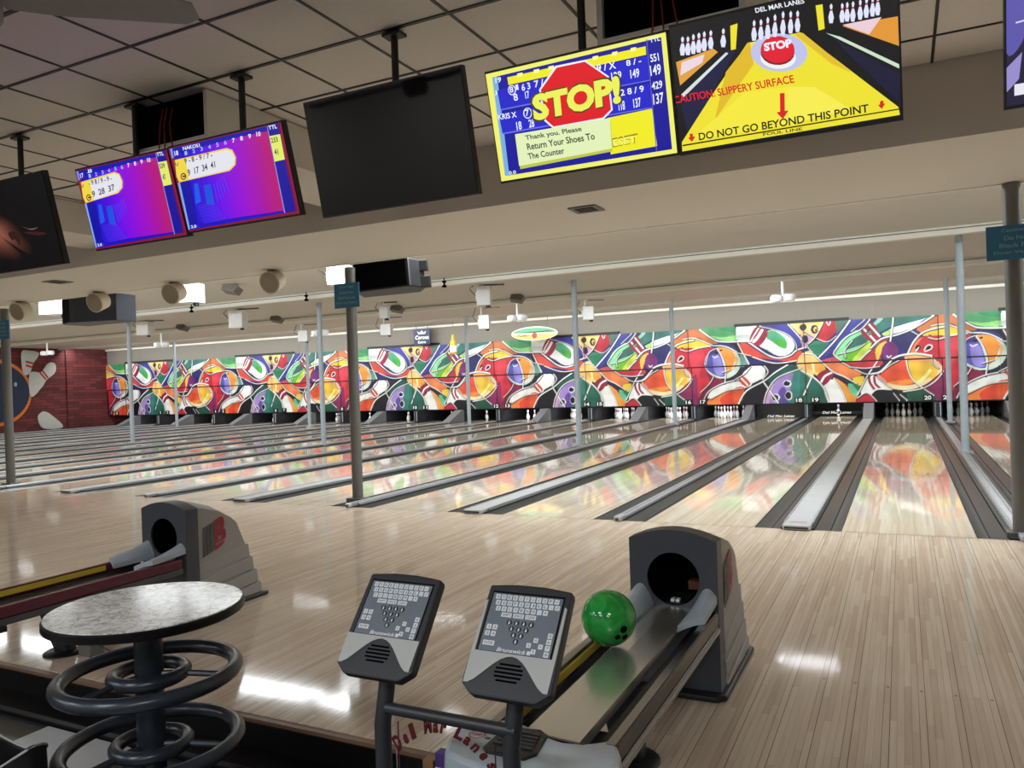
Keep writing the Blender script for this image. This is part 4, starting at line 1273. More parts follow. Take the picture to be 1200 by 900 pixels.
SCREEN_SCORE_EAST = [('P', (128, 16, 52), [[0, 1000], [1000, 1000], [1000, 0], [0, 0]]), ('P', (30, 10, 170), [[40, 983], [82, 983], [57, 30], [14, 29]]), ('P', (35, 10, 185), [[82, 983], [124, 983], [100, 31], [57, 30]]), ('P', (40, 10, 200), [[124, 983], [166, 983], [142, 32], [100, 31]]), ('P', (50, 7, 207), [[166, 983], [207, 983], [185, 32], [142, 32]]), ('P', (60, 5, 215), [[207, 983], [249, 983], [227, 33], [185, 32]]), ('P', (72, 2, 220), [[249, 983], [290, 983], [270, 34], [227, 33]]), ('P', (85, 0, 225), [[290, 983], [331, 983], [312, 34], [270, 34]]), ('P', (97, 0, 226), [[331, 983], [372, 983], [353, 35], [312, 34]]), ('P', (110, 0, 228), [[372, 983], [412, 983], [395, 36], [353, 35]]), ('P', (120, 0, 225), [[412, 983], [453, 983], [436, 36], [395, 36]]), ('P', (130, 0, 222), [[453, 983], [493, 983], [478, 37], [436, 36]]), ('P', (137, 0, 217), [[493, 983], [533, 983], [519, 38], [478, 37]]), ('P', (145, 0, 212), [[533, 983], [573, 982], [559, 38], [519, 38]]), ('P', (151, 0, 204), [[573, 982], [613, 982], [600, 39], [559, 38]]), ('P', (158, 0, 196), [[613, 982], [652, 982], [641, 40], [600, 39]]), ('P', (161, 2, 183), [[652, 982], [691, 982], [681, 40], [641, 40]]), ('P', (164, 5, 170), [[691, 982], [731, 982], [721, 41], [681, 40]]), ('P', (169, 8, 155), [[731, 982], [770, 982], [761, 42], [721, 41]]), ('P', (174, 12, 140), [[770, 982], [809, 982], [801, 42], [761, 42]]), ('P', (177, 16, 127), [[809, 982], [847, 982], [840, 43], [801, 42]]), ('P', (180, 20, 115), [[847, 982], [886, 982], [880, 44], [840, 43]]), ('P', (15, 15, 165), [[17, 990], [887, 990], [886, 941], [594, 943], [30, 917]]), ('P', (25, 10, 190), [[3, 83], [876, 62], [879, 35], [11, 17]]), ('P', (15, 10, 160), [[33, 575], [127, 576], [100, 59], [8, 27]]), ('P', (110, 150, 240), [[19, 989], [41, 988], [34, 881], [15, 878]]), ('P', (120, 170, 240), [[15, 589], [36, 589], [24, 27], [7, 24]]), ('P', (20, 10, 150), [[898, 995], [985, 998], [979, 881], [892, 882]]), ('P', (20, 10, 150), [[889, 604], [975, 606], [977, 36], [887, 32]]), ('P', (225, 235, 110), [[892, 882], [979, 879], [975, 606], [889, 604]]), ('P', (150, 150, 240), [[889, 989], [894, 989], [887, 32], [880, 32]]), ('P', (20, 90, 230), [[161, 541], [200, 539], [188, 323], [131, 302]]), ('P', (20, 80, 220), [[246, 501], [312, 501], [302, 259], [233, 276]]), ('P', (70, 60, 240), [[141, 282], [313, 282], [312, 276], [139, 275]]), ('P', (70, 60, 240), [[144, 256], [322, 257], [321, 250], [143, 249]]), ('P', (70, 60, 240), [[147, 230], [331, 232], [329, 225], [146, 223]]), ('P', (70, 60, 240), [[151, 204], [339, 207], [338, 200], [149, 198]]), ('P', (70, 60, 240), [[154, 179], [348, 182], [347, 175], [153, 172]]), ('P', (70, 60, 240), [[158, 153], [357, 157], [356, 150], [156, 146]]), ('P', (70, 60, 240), [[161, 127], [366, 132], [364, 125], [160, 120]]), ('P', (70, 60, 240), [[164, 101], [374, 106], [373, 100], [163, 94]]), ('P', (70, 60, 240), [[168, 75], [383, 81], [382, 75], [166, 68]]), ('P', (60, 70, 245), [[337, 495], [344, 495], [346, 283], [339, 281]]), ('P', (60, 70, 245), [[363, 508], [370, 508], [374, 310], [367, 309]]), ('P', (60, 70, 245), [[389, 522], [395, 522], [403, 338], [396, 336]]), ('P', (60, 70, 245), [[415, 536], [421, 536], [431, 366], [424, 364]]), ('P', (60, 70, 245), [[440, 550], [447, 550], [459, 393], [452, 391]]), ('P', (200, 60, 40), [[29, 853], [113, 859], [103, 592], [22, 587]]), ('P', (240, 215, 70), [[45, 852], [523, 858], [568, 825], [584, 736], [565, 656], [505, 605], [36, 592], [21, 666]]), ('P', (228, 228, 238), [[141, 834], [517, 839], [559, 810], [571, 731], [554, 668], [502, 623], [133, 605]]), ('T', (235, 240, 250), '18', [53, 898], [88, 899], [57, 953]), ('T', (235, 240, 250), 'NAKOS1', [141, 938], [298, 934], [142, 980]), ('T', (235, 240, 250), 'TTL', [902, 947], [970, 945], [904, 989]), ('T', (150, 190, 255), '1', [146, 879], [170, 879], [149, 923]), ('T', (150, 190, 255), '2', [220, 882], [244, 883], [223, 927]), ('T', (150, 190, 255), '3', [294, 885], [318, 886], [297, 931]), ('T', (150, 190, 255), '4', [368, 889], [391, 889], [370, 934]), ('T', (150, 190, 255), '5', [440, 892], [463, 892], [443, 938]), ('T', (150, 190, 255), '6', [512, 895], [535, 895], [515, 942]), ('T', (235, 240, 250), '7', [584, 898], [607, 898], [587, 945]), ('T', (235, 240, 250), '8', [655, 901], [677, 901], [658, 949]), ('T', (235, 240, 250), '9', [725, 903], [748, 904], [728, 952]), ('T', (235, 240, 250), '10', [795, 906], [829, 903], [798, 956]), ('T', (60, 60, 80), '9 - 8 - 9 / 7 -', [128, 785], [389, 790], [131, 845]), ('T', (60, 60, 80), '9  17  34  41', [132, 640], [394, 673], [137, 714]), ('T', (60, 60, 80), '233', [902, 804], [957, 803], [903, 859]), ('T', (60, 60, 80), '41', [910, 670], [941, 669], [910, 736]), ('T', (60, 60, 80), 'U', [42, 783], [69, 783], [42, 822]), ('T', (235, 240, 250), '2.0', [44, 33], [96, 33], [45, 69]), ('P', (110, 30, 20), [[115, 641], [111, 628], [104, 617], [96, 610], [87, 607], [78, 610], [70, 617], [65, 627], [63, 641], [64, 655], [68, 668], [75, 679], [83, 686], [93, 688], [101, 686], [109, 679], [114, 668], [116, 655]]), ('P', (230, 220, 120), [[106, 643], [104, 635], [99, 627], [94, 622], [88, 621], [82, 622], [77, 627], [74, 634], [72, 643], [73, 652], [76, 661], [80, 668], [86, 673], [92, 675], [97, 673], [102, 669], [106, 662], [107, 653]]), ('P', (110, 30, 20), [[82, 659], [118, 658], [117, 637], [81, 638]])]
SCREEN_SCORE_WEST = [('P', (128, 16, 52), [[0, 1000], [1000, 1000], [1000, 0], [0, 0]]), ('P', (30, 10, 170), [[40, 983], [82, 983], [57, 30], [14, 29]]), ('P', (35, 10, 185), [[82, 983], [124, 983], [100, 31], [57, 30]]), ('P', (40, 10, 200), [[124, 983], [166, 983], [142, 32], [100, 31]]), ('P', (50, 7, 207), [[166, 983], [207, 983], [185, 32], [142, 32]]), ('P', (60, 5, 215), [[207, 983], [249, 983], [227, 33], [185, 32]]), ('P', (72, 2, 220), [[249, 983], [290, 983], [270, 34], [227, 33]]), ('P', (85, 0, 225), [[290, 983], [331, 983], [312, 34], [270, 34]]), ('P', (97, 0, 226), [[331, 983], [372, 983], [353, 35], [312, 34]]), ('P', (110, 0, 228), [[372, 983], [412, 983], [395, 36], [353, 35]]), ('P', (120, 0, 225), [[412, 983], [453, 983], [436, 36], [395, 36]]), ('P', (130, 0, 222), [[453, 983], [493, 983], [478, 37], [436, 36]]), ('P', (137, 0, 217), [[493, 983], [533, 983], [519, 38], [478, 37]]), ('P', (145, 0, 212), [[533, 983], [573, 982], [559, 38], [519, 38]]), ('P', (151, 0, 204), [[573, 982], [613, 982], [600, 39], [559, 38]]), ('P', (158, 0, 196), [[613, 982], [652, 982], [641, 40], [600, 39]]), ('P', (161, 2, 183), [[652, 982], [691, 982], [681, 40], [641, 40]]), ('P', (164, 5, 170), [[691, 982], [731, 982], [721, 41], [681, 40]]), ('P', (169, 8, 155), [[731, 982], [770, 982], [761, 42], [721, 41]]), ('P', (174, 12, 140), [[770, 982], [809, 982], [801, 42], [761, 42]]), ('P', (177, 16, 127), [[809, 982], [847, 982], [840, 43], [801, 42]]), ('P', (180, 20, 115), [[847, 982], [886, 982], [880, 44], [840, 43]]), ('P', (15, 15, 165), [[17, 990], [887, 990], [886, 941], [594, 943], [30, 917]]), ('P', (25, 10, 190), [[3, 83], [876, 62], [879, 35], [11, 17]]), ('P', (15, 10, 160), [[33, 575], [127, 576], [100, 59], [8, 27]]), ('P', (110, 150, 240), [[19, 989], [41, 988], [34, 881], [15, 878]]), ('P', (120, 170, 240), [[15, 589], [36, 589], [24, 27], [7, 24]]), ('P', (20, 10, 150), [[898, 995], [985, 998], [979, 881], [892, 882]]), ('P', (20, 10, 150), [[889, 604], [975, 606], [977, 36], [887, 32]]), ('P', (225, 235, 110), [[892, 882], [979, 879], [975, 606], [889, 604]]), ('P', (150, 150, 240), [[889, 989], [894, 989], [887, 32], [880, 32]]), ('P', (20, 90, 230), [[161, 541], [200, 539], [188, 323], [131, 302]]), ('P', (20, 80, 220), [[246, 501], [312, 501], [302, 259], [233, 276]]), ('P', (70, 60, 240), [[141, 282], [313, 282], [312, 276], [139, 275]]), ('P', (70, 60, 240), [[144, 256], [322, 257], [321, 250], [143, 249]]), ('P', (70, 60, 240), [[147, 230], [331, 232], [329, 225], [146, 223]]), ('P', (70, 60, 240), [[151, 204], [339, 207], [338, 200], [149, 198]]), ('P', (70, 60, 240), [[154, 179], [348, 182], [347, 175], [153, 172]]), ('P', (70, 60, 240), [[158, 153], [357, 157], [356, 150], [156, 146]]), ('P', (70, 60, 240), [[161, 127], [366, 132], [364, 125], [160, 120]]), ('P', (70, 60, 240), [[164, 101], [374, 106], [373, 100], [163, 94]]), ('P', (70, 60, 240), [[168, 75], [383, 81], [382, 75], [166, 68]]), ('P', (60, 70, 245), [[337, 495], [344, 495], [346, 283], [339, 281]]), ('P', (60, 70, 245), [[363, 508], [370, 508], [374, 310], [367, 309]]), ('P', (60, 70, 245), [[389, 522], [395, 522], [403, 338], [396, 336]]), ('P', (60, 70, 245), [[415, 536], [421, 536], [431, 366], [424, 364]]), ('P', (60, 70, 245), [[440, 550], [447, 550], [459, 393], [452, 391]]), ('P', (200, 60, 40), [[29, 853], [113, 859], [103, 592], [22, 587]]), ('P', (240, 215, 70), [[45, 852], [431, 884], [477, 851], [493, 761], [473, 682], [413, 630], [36, 592], [21, 666]]), ('P', (228, 228, 238), [[141, 834], [425, 865], [468, 836], [480, 757], [462, 693], [409, 648], [133, 605]]), ('T', (235, 240, 250), '17', [53, 898], [88, 899], [57, 953]), ('T', (235, 240, 250), 'JJ', [141, 938], [193, 936], [142, 980]), ('T', (235, 240, 250), 'TTL', [902, 947], [970, 945], [904, 989]), ('T', (150, 190, 255), '1', [146, 879], [170, 879], [149, 923]), ('T', (150, 190, 255), '2', [220, 882], [244, 883], [223, 927]), ('T', (150, 190, 255), '3', [294, 885], [318, 886], [297, 931]), ('T', (150, 190, 255), '4', [368, 889], [391, 889], [370, 934]), ('T', (150, 190, 255), '5', [440, 892], [463, 892], [443, 938]), ('T', (150, 190, 255), '6', [512, 895], [535, 895], [515, 942]), ('T', (235, 240, 250), '7', [584, 898], [607, 898], [587, 945]), ('T', (235, 240, 250), '8', [655, 901], [677, 901], [658, 949]), ('T', (235, 240, 250), '9', [725, 903], [748, 904], [728, 952]), ('T', (235, 240, 250), '10', [795, 906], [829, 903], [798, 956]), ('T', (60, 60, 80), '- 9 8 / 9 - 9 -', [128, 785], [389, 790], [131, 845]), ('T', (60, 60, 80), '9  28  37', [132, 640], [394, 673], [137, 714]), ('T', (60, 60, 80), '539', [902, 804], [957, 803], [903, 859]), ('T', (60, 60, 80), '47', [910, 670], [941, 669], [910, 736]), ('T', (60, 60, 80), 'U', [42, 783], [69, 783], [42, 822]), ('T', (235, 240, 250), '2.0', [44, 33], [96, 33], [45, 69]), ('P', (110, 30, 20), [[115, 641], [111, 628], [104, 617], [96, 610], [87, 607], [78, 610], [70, 617], [65, 627], [63, 641], [64, 655], [68, 668], [75, 679], [83, 686], [93, 688], [101, 686], [109, 679], [114, 668], [116, 655]]), ('P', (230, 220, 120), [[106, 643], [104, 635], [99, 627], [94, 622], [88, 621], [82, 622], [77, 627], [74, 634], [72, 643], [73, 652], [76, 661], [80, 668], [86, 673], [92, 675], [97, 673], [102, 669], [106, 662], [107, 653]]), ('P', (110, 30, 20), [[82, 659], [118, 658], [117, 637], [81, 638]])]
SCREEN_HAND = [('P', (7, 7, 9), [(0, 0), (1000, 0), (1000, 1000), (0, 1000)])]
_hand = [(300, 690), (430, 640), (560, 520), (620, 400), (690, 240), (660, 150), (590, 190), (540, 300), (500, 250), (560, 150), (480, 110), (300, 160), (180, 160), (180, 650)]
for _k in range(9):
    _f = 1.0 - _k * 0.085
    _c = (int(34 + 13 * _k), int(16 + 8.2 * _k), int(13 + 6.6 * _k))
    SCREEN_HAND.append(('P', _c, [(int(360 + (px - 360) * _f - 6 * _k), int(420 + (py - 420) * _f + 6 * _k)) for px, py in _hand], 1))
SCREEN_HAND += [('P', (46, 22, 18), [(470, 420), (540, 430), (590, 350), (560, 260), (530, 340), (490, 340)], 1), ('P', (58, 24, 26), [(640, 400), (800, 380), (900, 340), (780, 345)], 1), ('P', (96, 84, 68), [(640, 470), (720, 430), (820, 425), (740, 410)], 1)]
SCREEN_MATCH = [('P', (30, 24, 52), [(0, 0), (1000, 0), (1000, 1000), (0, 1000)]), ('P', (90, 84, 170), [(0, 330), (60, 420), (75, 700), (30, 830), (0, 800)], 1), ('P', (34, 84, 60), [(60, 480), (300, 560), (700, 520), (1000, 540), (1000, 200), (240, 170), (90, 330)]),
                ('P', (58, 44, 60), [(60, 820), (200, 760), (500, 800), (1000, 760), (1000, 1000), (0, 1000)], 1), ('P', (120, 108, 190), [(100, 700), (160, 640), (220, 690), (150, 760)], 1), ('P', (214, 212, 230), [(30, 500), (1000, 640), (1000, 650), (30, 510)]), ('P', (150, 140, 205), [(0, 240), (50, 320), (40, 160), (0, 90)]),
                ('P', (206, 150, 210), [(110, 60), (1000, 60), (1000, 130), (110, 130)]), ('P', (230, 230, 240), [(25, 60), (95, 60), (95, 130), (25, 130)]), ('T', (70, 30, 90), 'SCORES', [130, 75], [420, 75], [130, 115]), ('P', (225, 170, 225), [(160, 190), (330, 190), (330, 250), (200, 260)])]

def monitor(name, label, x0, x1, ztop, zbot, items, rods):
    """panel leaning forward at the top, hung from the ceiling by a rod"""
    W = x1 - x0
    yt, yb = -4.02, -3.88
    H = math.hypot(ztop - zbot, yt - yb)
    tilt = math.atan2(yb - yt, ztop - zbot)
    t = thing(name, label, 'screen', (x0, yb, zbot))
    cs = MB().box(-0.007, W + 0.007, 0.004, 0.045, -0.012, H + 0.012).build('casing', BLACK, t)
    cs.rotation_euler = (tilt, 0, 0)
    b2 = MB().box(W * 0.2, W * 0.8, 0.045, 0.085, H * 0.2, H * 0.8).build('rear_housing', BLACK, t)
    b2.rotation_euler = (tilt, 0, 0)
    if items:
        sc = MB().box(0.0, W, 0.0, 0.006, 0.0, H).build('display', HOLE, t)
        sc.rotation_euler = (tilt, 0, 0)
        paint_mesh('display_graphics', items, W, H, SCR, sc)
    else:
        sc = MB().box(0.0, W, 0.0, 0.006, 0.0, H).build('display', mat('switched_off_glass', (4, 5, 7), 0.06, spec=0.35), t)
        sc.rotation_euler = (tilt, 0, 0)
    for rx in rods:
        p = MB().cyl((rx - x0, -3.87 - yb + 0.03, (ztop - zbot) * 0.5), (rx - x0, -3.87 - yb + 0.03, CEIL - zbot - 0.012), 0.021, n=10).build('ceiling_rod', ROD, t, smooth=True)
        MB().box(rx - x0 - 0.06, rx - x0 + 0.06, -3.87 - yb - 0.01, -3.87 - yb + 0.07, CEIL - zbot - 0.03, CEIL - zbot - 0.012).build('ceiling_plate', ROD, p)
        MB().box(rx - x0 - 0.09, rx - x0 + 0.09, -3.87 - yb + 0.02, -3.87 - yb + 0.045, (ztop - zbot) * 0.3, (ztop - zbot) * 0.8).build('wall_bracket', ROD, t)
    return t
monitor('score_monitor', 'lit score screen showing a red STOP octagon over a blue and yellow score sheet', -1.92, -0.97, 3.055, 2.53, SCREEN_STOP, [-1.45])
monitor('advert_monitor', 'lit screen picturing a yellow lane, a red stop button and DO NOT GO BEYOND', -0.95, -0.005, 3.07, 2.525, SCREEN_AD, [-0.48])
monitor('score_monitor', 'purple and blue score screen for lane 18, beside the switched-off screen', -4.27, -3.31, 3.055, 2.535, SCREEN_SCORE_EAST, [-3.79])
monitor('score_monitor', 'purple and blue score screen for lane 17, joined to the lane 18 screen', -5.21, -4.285, 3.05, 2.515, SCREEN_SCORE_WEST, [-4.80])
monitor('dark_monitor', 'large switched-off black screen hanging between two pairs of lit screens', -3.13, -2.07, 3.125, 2.495, None, [-2.6])
monitor('picture_monitor', 'dark screen at the far end of the row showing a brown hand', -6.63, -5.58, 3.10, 2.46, SCREEN_HAND, [-6.11])
monitor('sports_monitor', 'purple and green sports screen, alone beyond the advert screen', 0.375, 1.42, 3.10, 2.50, SCREEN_MATCH, [0.9])

# old open-fronted screen housings built down from the ceiling, with red cables hanging out
REDC = mat('red_cable', (140, 24, 34), 0.5)
for xc, lab, cab in ((-4.53, 'boxed-in ceiling housing with open black front above the purple score screens', True), (-1.015, 'boxed-in ceiling housing with open black front above the advert screen', True), (-8.10, 'boxed-in ceiling housing behind the screen with the hand', False)):
    t = thing('monitor_housing', lab, 'ceiling box', (xc, -3.79, 3.17))
    m = MB().box(-0.37, -0.34, 0.0, 2.185, 0, 0.325).box(0.34, 0.37, 0.0, 2.185, 0, 0.325).box(-0.34, 0.34, 0.0, 2.185, 0, 0.02).box(-0.34, 0.34, 0.9, 2.185, 0.02, 0.325)
    m.build('housing_shell', PAINT, t)
    MB().box(-0.338, 0.338, 0.03, 0.06, 0.022, 0.325).build('open_front', HOLE, t)
    MB().box(-0.36, 0.36, -0.008, 0.0, 0.0, 0.022).build('front_lip', PAINT, t)
    if cab:
        for k, dx in enumerate((-0.06, -0.02, 0.035)):
            MB().tube([(dx, 0.01, 0.27), (dx - 0.01, -0.012, 0.15), (dx + 0.012 * (k - 1), -0.02, 0.02), (dx + 0.03 * (k - 1), -0.02, -0.06 - 0.02 * k)], 0.0045, 6).build('hanging_cable', REDC, t, smooth=True)

# ceiling fan whose one blade reaches into view
t = thing('ceiling_fan', 'dark grey ceiling fan, one blade reaching over the top of the view', 'fan', (-3.36, -5.72, 0))
FANM = mat('fan_grey', (150, 148, 146), 0.5)
MB().lathe([(0, 2.98), (0.07, 2.98), (0.1, 3.02), (0.1, 3.10), (0.06, 3.15), (0.0, 3.15)], n=20).build('motor', FANM, t, smooth=True)
MB().cyl((0, 0, 3.15), (0, 0, CEIL - 0.02), 0.015, n=10).build('down_rod', FANM, t, smooth=True)
for k in range(3):
    a = math.radians(38 + 120 * k)
    mx = Matrix.Rotation(a, 4, 'Z') @ Matrix.Rotation(math.radians(-8), 4, 'X')
    pl = [(0.10, -0.045), (0.3, -0.075), (0.80, -0.085), (0.845, -0.06), (0.855, 0.04), (0.80, 0.085), (0.3, 0.075), (0.10, 0.045)]
    MB().prism(pl, 3.08, 3.09, 'z', mx=Matrix.Translation((0, 0, 0)) @ Matrix.Translation((0, 0, 3.085)) @ mx @ Matrix.Translation((0, 0, -3.085))).build('blade', FANM, t)

# ------------------------------------------------------------------ ball returns
HOOD_F = mat('hood_front_charcoal', (66, 69, 77), 0.42)
HOOD = mat('hood_body_grey', (158, 156, 151), 0.45)
HORN = mat('horn_blue_grey', (178, 190, 199), 0.35)
MAROON = mat('maroon_rail', (92, 20, 38), 0.35)
YEL = mat('yellow_strip', (222, 196, 62), 0.4)
RAILG = mat('rail_grey', (72, 72, 74), 0.35)
LOGO_R = mat('logo_red', (152, 34, 52), 0.45)
LOGO_G = mat('logo_grey', (84, 84, 86), 0.5)
LOGO_W = mat('logo_pale', (214, 160, 160), 0.5)

def hood_outline(hw, zs, zc, z0, n=9):
    pts = [(-hw, z0)]
    for k in range(n):
        a = k / (n - 1)
        xx = -hw + 2 * hw * a
        zz = zs + (zc - zs) * (1 - (2 * a - 1) ** 2)
        pts.append((xx, zz))
    pts.append((hw, z0))
    return pts

def ball_return(xc, near):
    lab = 'grey ball return with a steel track, standing between lanes 19 and 20' if near else 'grey ball return with maroon rails, standing behind the round table'
    t = thing('ball_return', lab, 'ball return', (xc, -4.08, 0))
    # base plate
    MB().prism([(-0.235, -0.02), (-0.19, -0.06), (0.19, -0.06), (0.235, -0.02), (0.235, 0.68), (-0.235, 0.68)], 0.0, 0.03, 'z').build('base_plate', BLACK, t, bevel=0.01)
    # front shell with its round mouth
    cz, R, N = 0.525, 0.122, 48
    out = hood_outline(0.205, 0.705, 0.752, 0.03, 13)
    def hit(a):
        d = (math.cos(a), math.sin(a))
        best = 9
        for (x0, z0), (x1, z1) in zip(out, out[1:] + out[:1]):
            ex, ez = x1 - x0, z1 - z0
            den = d[0] * ez - d[1] * ex
            if abs(den) < 1e-9:
                continue
            tt = (x0 * ez - (z0 - cz) * ex) / den
            uu = (x0 * d[1] - (z0 - cz) * d[0]) / den
            if tt > 0 and -1e-6 <= uu <= 1 + 1e-6:
                best = min(best, tt)
        return (d[0] * best, cz + d[1] * best)
    angs = sorted([2 * PI * k / N for k in range(N)] + [math.atan2(z - cz, x) % (2 * PI) for x, z in (out[0], out[-1], out[1], out[-2])])
    rings = []
    for y, kind in ((0.0, 'in'), (0.0, 'out'), (0.10, 'out')):
        rings.append([Vector((R * math.cos(a), y, cz + R * math.sin(a))) if kind == 'in' else Vector((hit(a)[0], y, hit(a)[1])) for a in angs])
    m = MB()
    tun = [Vector((R * math.cos(a), 0.02, cz + R * math.sin(a))) for a in angs]
    m.loft([tun] + rings, caps=False)
    fr = m.build('front_shell', HOOD_F, t, smooth=True, bevel=0.006)
    m = MB()
    m.loft([[Vector((R * math.cos(a) * 0.995, y, cz + R * math.sin(a) * 0.995)) for a in angs] for y in (0.012, 0.28)], caps=False)
    m.mi = 0
    m.bm.faces.new([m.bm.verts.new((R * math.cos(a) * 1.0, 0.28, cz + R * math.sin(a))) for a in angs])
    m.build('mouth_tunnel', HOLE, t, smooth=True)
    MB().box(-0.07, 0.07, 0.02, 0.2, 0.402, 0.412).build('mouth_chute', BLACK, t)
    if near:
        MB().box(-0.022, -0.006, 0.03, 0.06, 0.412, 0.424).box(0.002, 0.018, 0.03, 0.06, 0.412, 0.424).build('chute_tab', WHITE, t)
        MB().box(0.02, 0.08, 0.2, 0.26, 0.43, 0.47).build('lift_pad', mat('brown_rubber', (112, 62, 40), 0.6), t)
    # body shell, lofted down towards the lanes
    st = [(0.10, 0.198, 0.702, 0.748), (0.14, 0.200, 0.698, 0.742), (0.28, 0.202, 0.655, 0.70), (0.38, 0.202, 0.60, 0.635), (0.43, 0.202, 0.555, 0.58), (0.50, 0.200, 0.40, 0.415)]
    MB().loft([[Vector((x, y, z)) for x, z in hood_outline(hw, zs, zc, 0.03)] for y, hw, zs, zc in st], caps=False).build('body_shell', HOOD, t, smooth=True)
    # stepped skirt of four ribs
    for k in range(4):
        z1, z0 = 0.395 - 0.095 * k, 0.30 - 0.095 * k
        yb = 0.53 + 0.032 * k
        hw = 0.206 + 0.004 * k
        dz = 0.07
        m = MB()
        m.prism([(0.10 + 0.0 * k, z0 - dz * 0.5 if k < 3 else 0.03), (0.10, z1 - dz), (yb - 0.012, z1 + 0.0), (yb, z1 - 0.012), (yb + 0.01, max(0.03, z0)), (yb + 0.01, max(0.03, z0))][:5], -hw, hw, 'x')
        m.build('skirt_rib', HOOD, t, bevel=0.004)
    # badges on both flanks
    for s in (-1, 1):
        X = s * 0.2055
        def P(y, z):
            return (X + s * 0.001, y, z)
        m = MB()
        y0, y1 = (0.23, 0.33) if s > 0 else (0.33, 0.23)
        m.text('B', P(y0, 0.40), P(y1, 0.44), P(y0, 0.60), off=(0, 0, 0), bold=0.05)
        lg = m.build('badge', LOGO_R, t, normals=False)
        m = MB()
        for q in range(3):
            ya = 0.135 + q * 0.03
            m.prism([(ya, 0.375 + 0.01 * q), (ya + 0.022, 0.385 + 0.01 * q), (ya + 0.026, 0.575 + 0.01 * q), (ya + 0.004, 0.565 + 0.01 * q)], X - 0.001 * s, X + 0.0015 * s, 'x')
        m.build('badge_stripe', LOGO_G, lg)
        m = MB()
        m.text('Brunswick', (X + s * 0.0022, y0 + 0.012 * s, 0.432), (X + s * 0.0022, y1 - 0.005 * s, 0.457), (X + s * 0.0022, y0 + 0.012 * s, 0.452))
        m.build('badge_lettering', LOGO_W, lg, normals=False)
    # horn-shaped rail ends at the mouth
    for s in (-1, 1):
        g = []
        for i in range(9):
            u = i / 8.0
            row = []
            for j in range(9):
                v = j / 8.0
                x = s * (0.095 + 0.105 * v)
                y = -0.30 + 0.30 * u + 0.05 * v * (1 - u)
                z = 0.408 + 0.030 * v + 0.035 * u * u * math.sin(PI * min(1, v * 1.0)) + 0.018 * math.sin(PI * v) * (0.4 + u) + 0.02 * v * u
                row.append((x, y, z))
            g.append(row)
        MB().sheet(g, (0, 0, -0.028)).build('rail_horn', HORN, t, smooth=True)
    # the rack
    yf = -1.42
    for s in (-1, 1):
        x0, x1 = s * 0.172, s * 0.212
        a, b = min(x0, x1), max(x0, x1)
        r = MB().box(a, b, yf, -0.04, 0.345, 0.405).build('outer_rail', mat('black_brown_rail', (46, 42, 40), 0.25) if near else MAROON, t, bevel=0.008)
        if near:
            MB().box(a + 0.006, b - 0.006, yf, -0.10, 0.4045, 0.4085).build('chrome_strip', CHROME, r)
        xi = s * 0.172
        if s < 0:
            MB().box(min(xi, xi - s * 0.008), max(xi, xi - s * 0.008), yf, -0.30, 0.366, 0.396).build('bumper_strip', YEL, r)
        if near and s > 0:
            MB().cyl((s * 0.197, yf, 0.318), (s * 0.197, -0.03, 0.318), 0.019, n=12).build('lower_rail', CHROME, t, smooth=True)
        else:
            MB().box(a + 0.004, b - 0.004, yf, -0.03, 0.305, 0.343).build('lower_rail', RAILG, t, bevel=0.006)
        MB().box(s * 0.12 - 0.012, s * 0.12 + 0.012, yf, -0.05, 0.30, 0.345).build('inner_rail', BLACK, t)
    if near:
        m = MB().prism([(-0.085, 0.398), (-0.012, 0.4005), (0.095, 0.3965), (0.095, 0.36), (0.088, 0.36), (0.088, 0.390), (-0.012, 0.394), (-0.078, 0.390), (-0.078, 0.36), (-0.085, 0.36)], yf, 0.0, 'y')
        m.build('track_plate', STEEL, t)
    else:
        MB().box(-0.085, 0.10, yf, -0.30, 0.34, 0.352).build('track_plate', BLACK, t)
        MB().box(0.10, 0.112, yf, -0.30, 0.372, 0.384).build('track_edge', mat('pale_edge_strip', (206, 200, 180), 0.4), t)
    # cross bars and pedestal foot
    for yc in (-0.70, -1.16):
        MB().box(-0.19, 0.19, yc - 0.04, yc + 0.04, 0.268, 0.298).build('cross_bar', BLACK, t)
    m = MB().loft([[Vector((a * 0.055, -0.69 + b * 0.035, 0.012)) for a, b in ((-1, -1), (1, -1), (1, 1), (-1, 1))], [Vector((a * 0.085 - (0.02 if near else 0.11), -0.70 + b * 0.04, 0.27)) for a, b in ((-1, -1), (1, -1), (1, 1), (-1, 1))]])
    m.build('pedestal', BLACK, t, bevel=0.01)
    MB().lathe([(0, 0.0), (0.115, 0.0), (0.115, 0.006), (0.1, 0.016), (0, 0.02)], (0, -0.69, 0), 28).build('foot_disc', BLACK, t, smooth=True)
    if near:
        GREYP = mat('scoop_grey', (190, 200, 208), 0.3)
        # moulded nose of the rack with a concave edge towards the track
        edge = [(-0.25, -1.385), (-0.19, -1.375), (-0.10, -1.385), (-0.06, -1.40), (-0.01, -1.43), (0.05, -1.447), (0.11, -1.437), (0.155, -1.405), (0.175, -1.385), (0.20, -1.395), (0.235, -1.46), (0.25, -1.53), (0.235, -1.61), (0.16, -1.655), (0.0, -1.668), (-0.16, -1.66), (-0.24, -1.63), (-0.272, -1.55), (-0.272, -1.45)]
        m = MB()
        lo = [Vector((x * 0.96, y, 0.20)) for x, y in edge]
        mid = [Vector((x * 1.02, y, 0.345)) for x, y in edge]
        hi = [Vector((x, y, 0.405)) for x, y in edge]
        m.loft([lo, mid, hi])
        sc = m.build('rack_nose', GREYP, t, smooth=True, bevel=0.016)
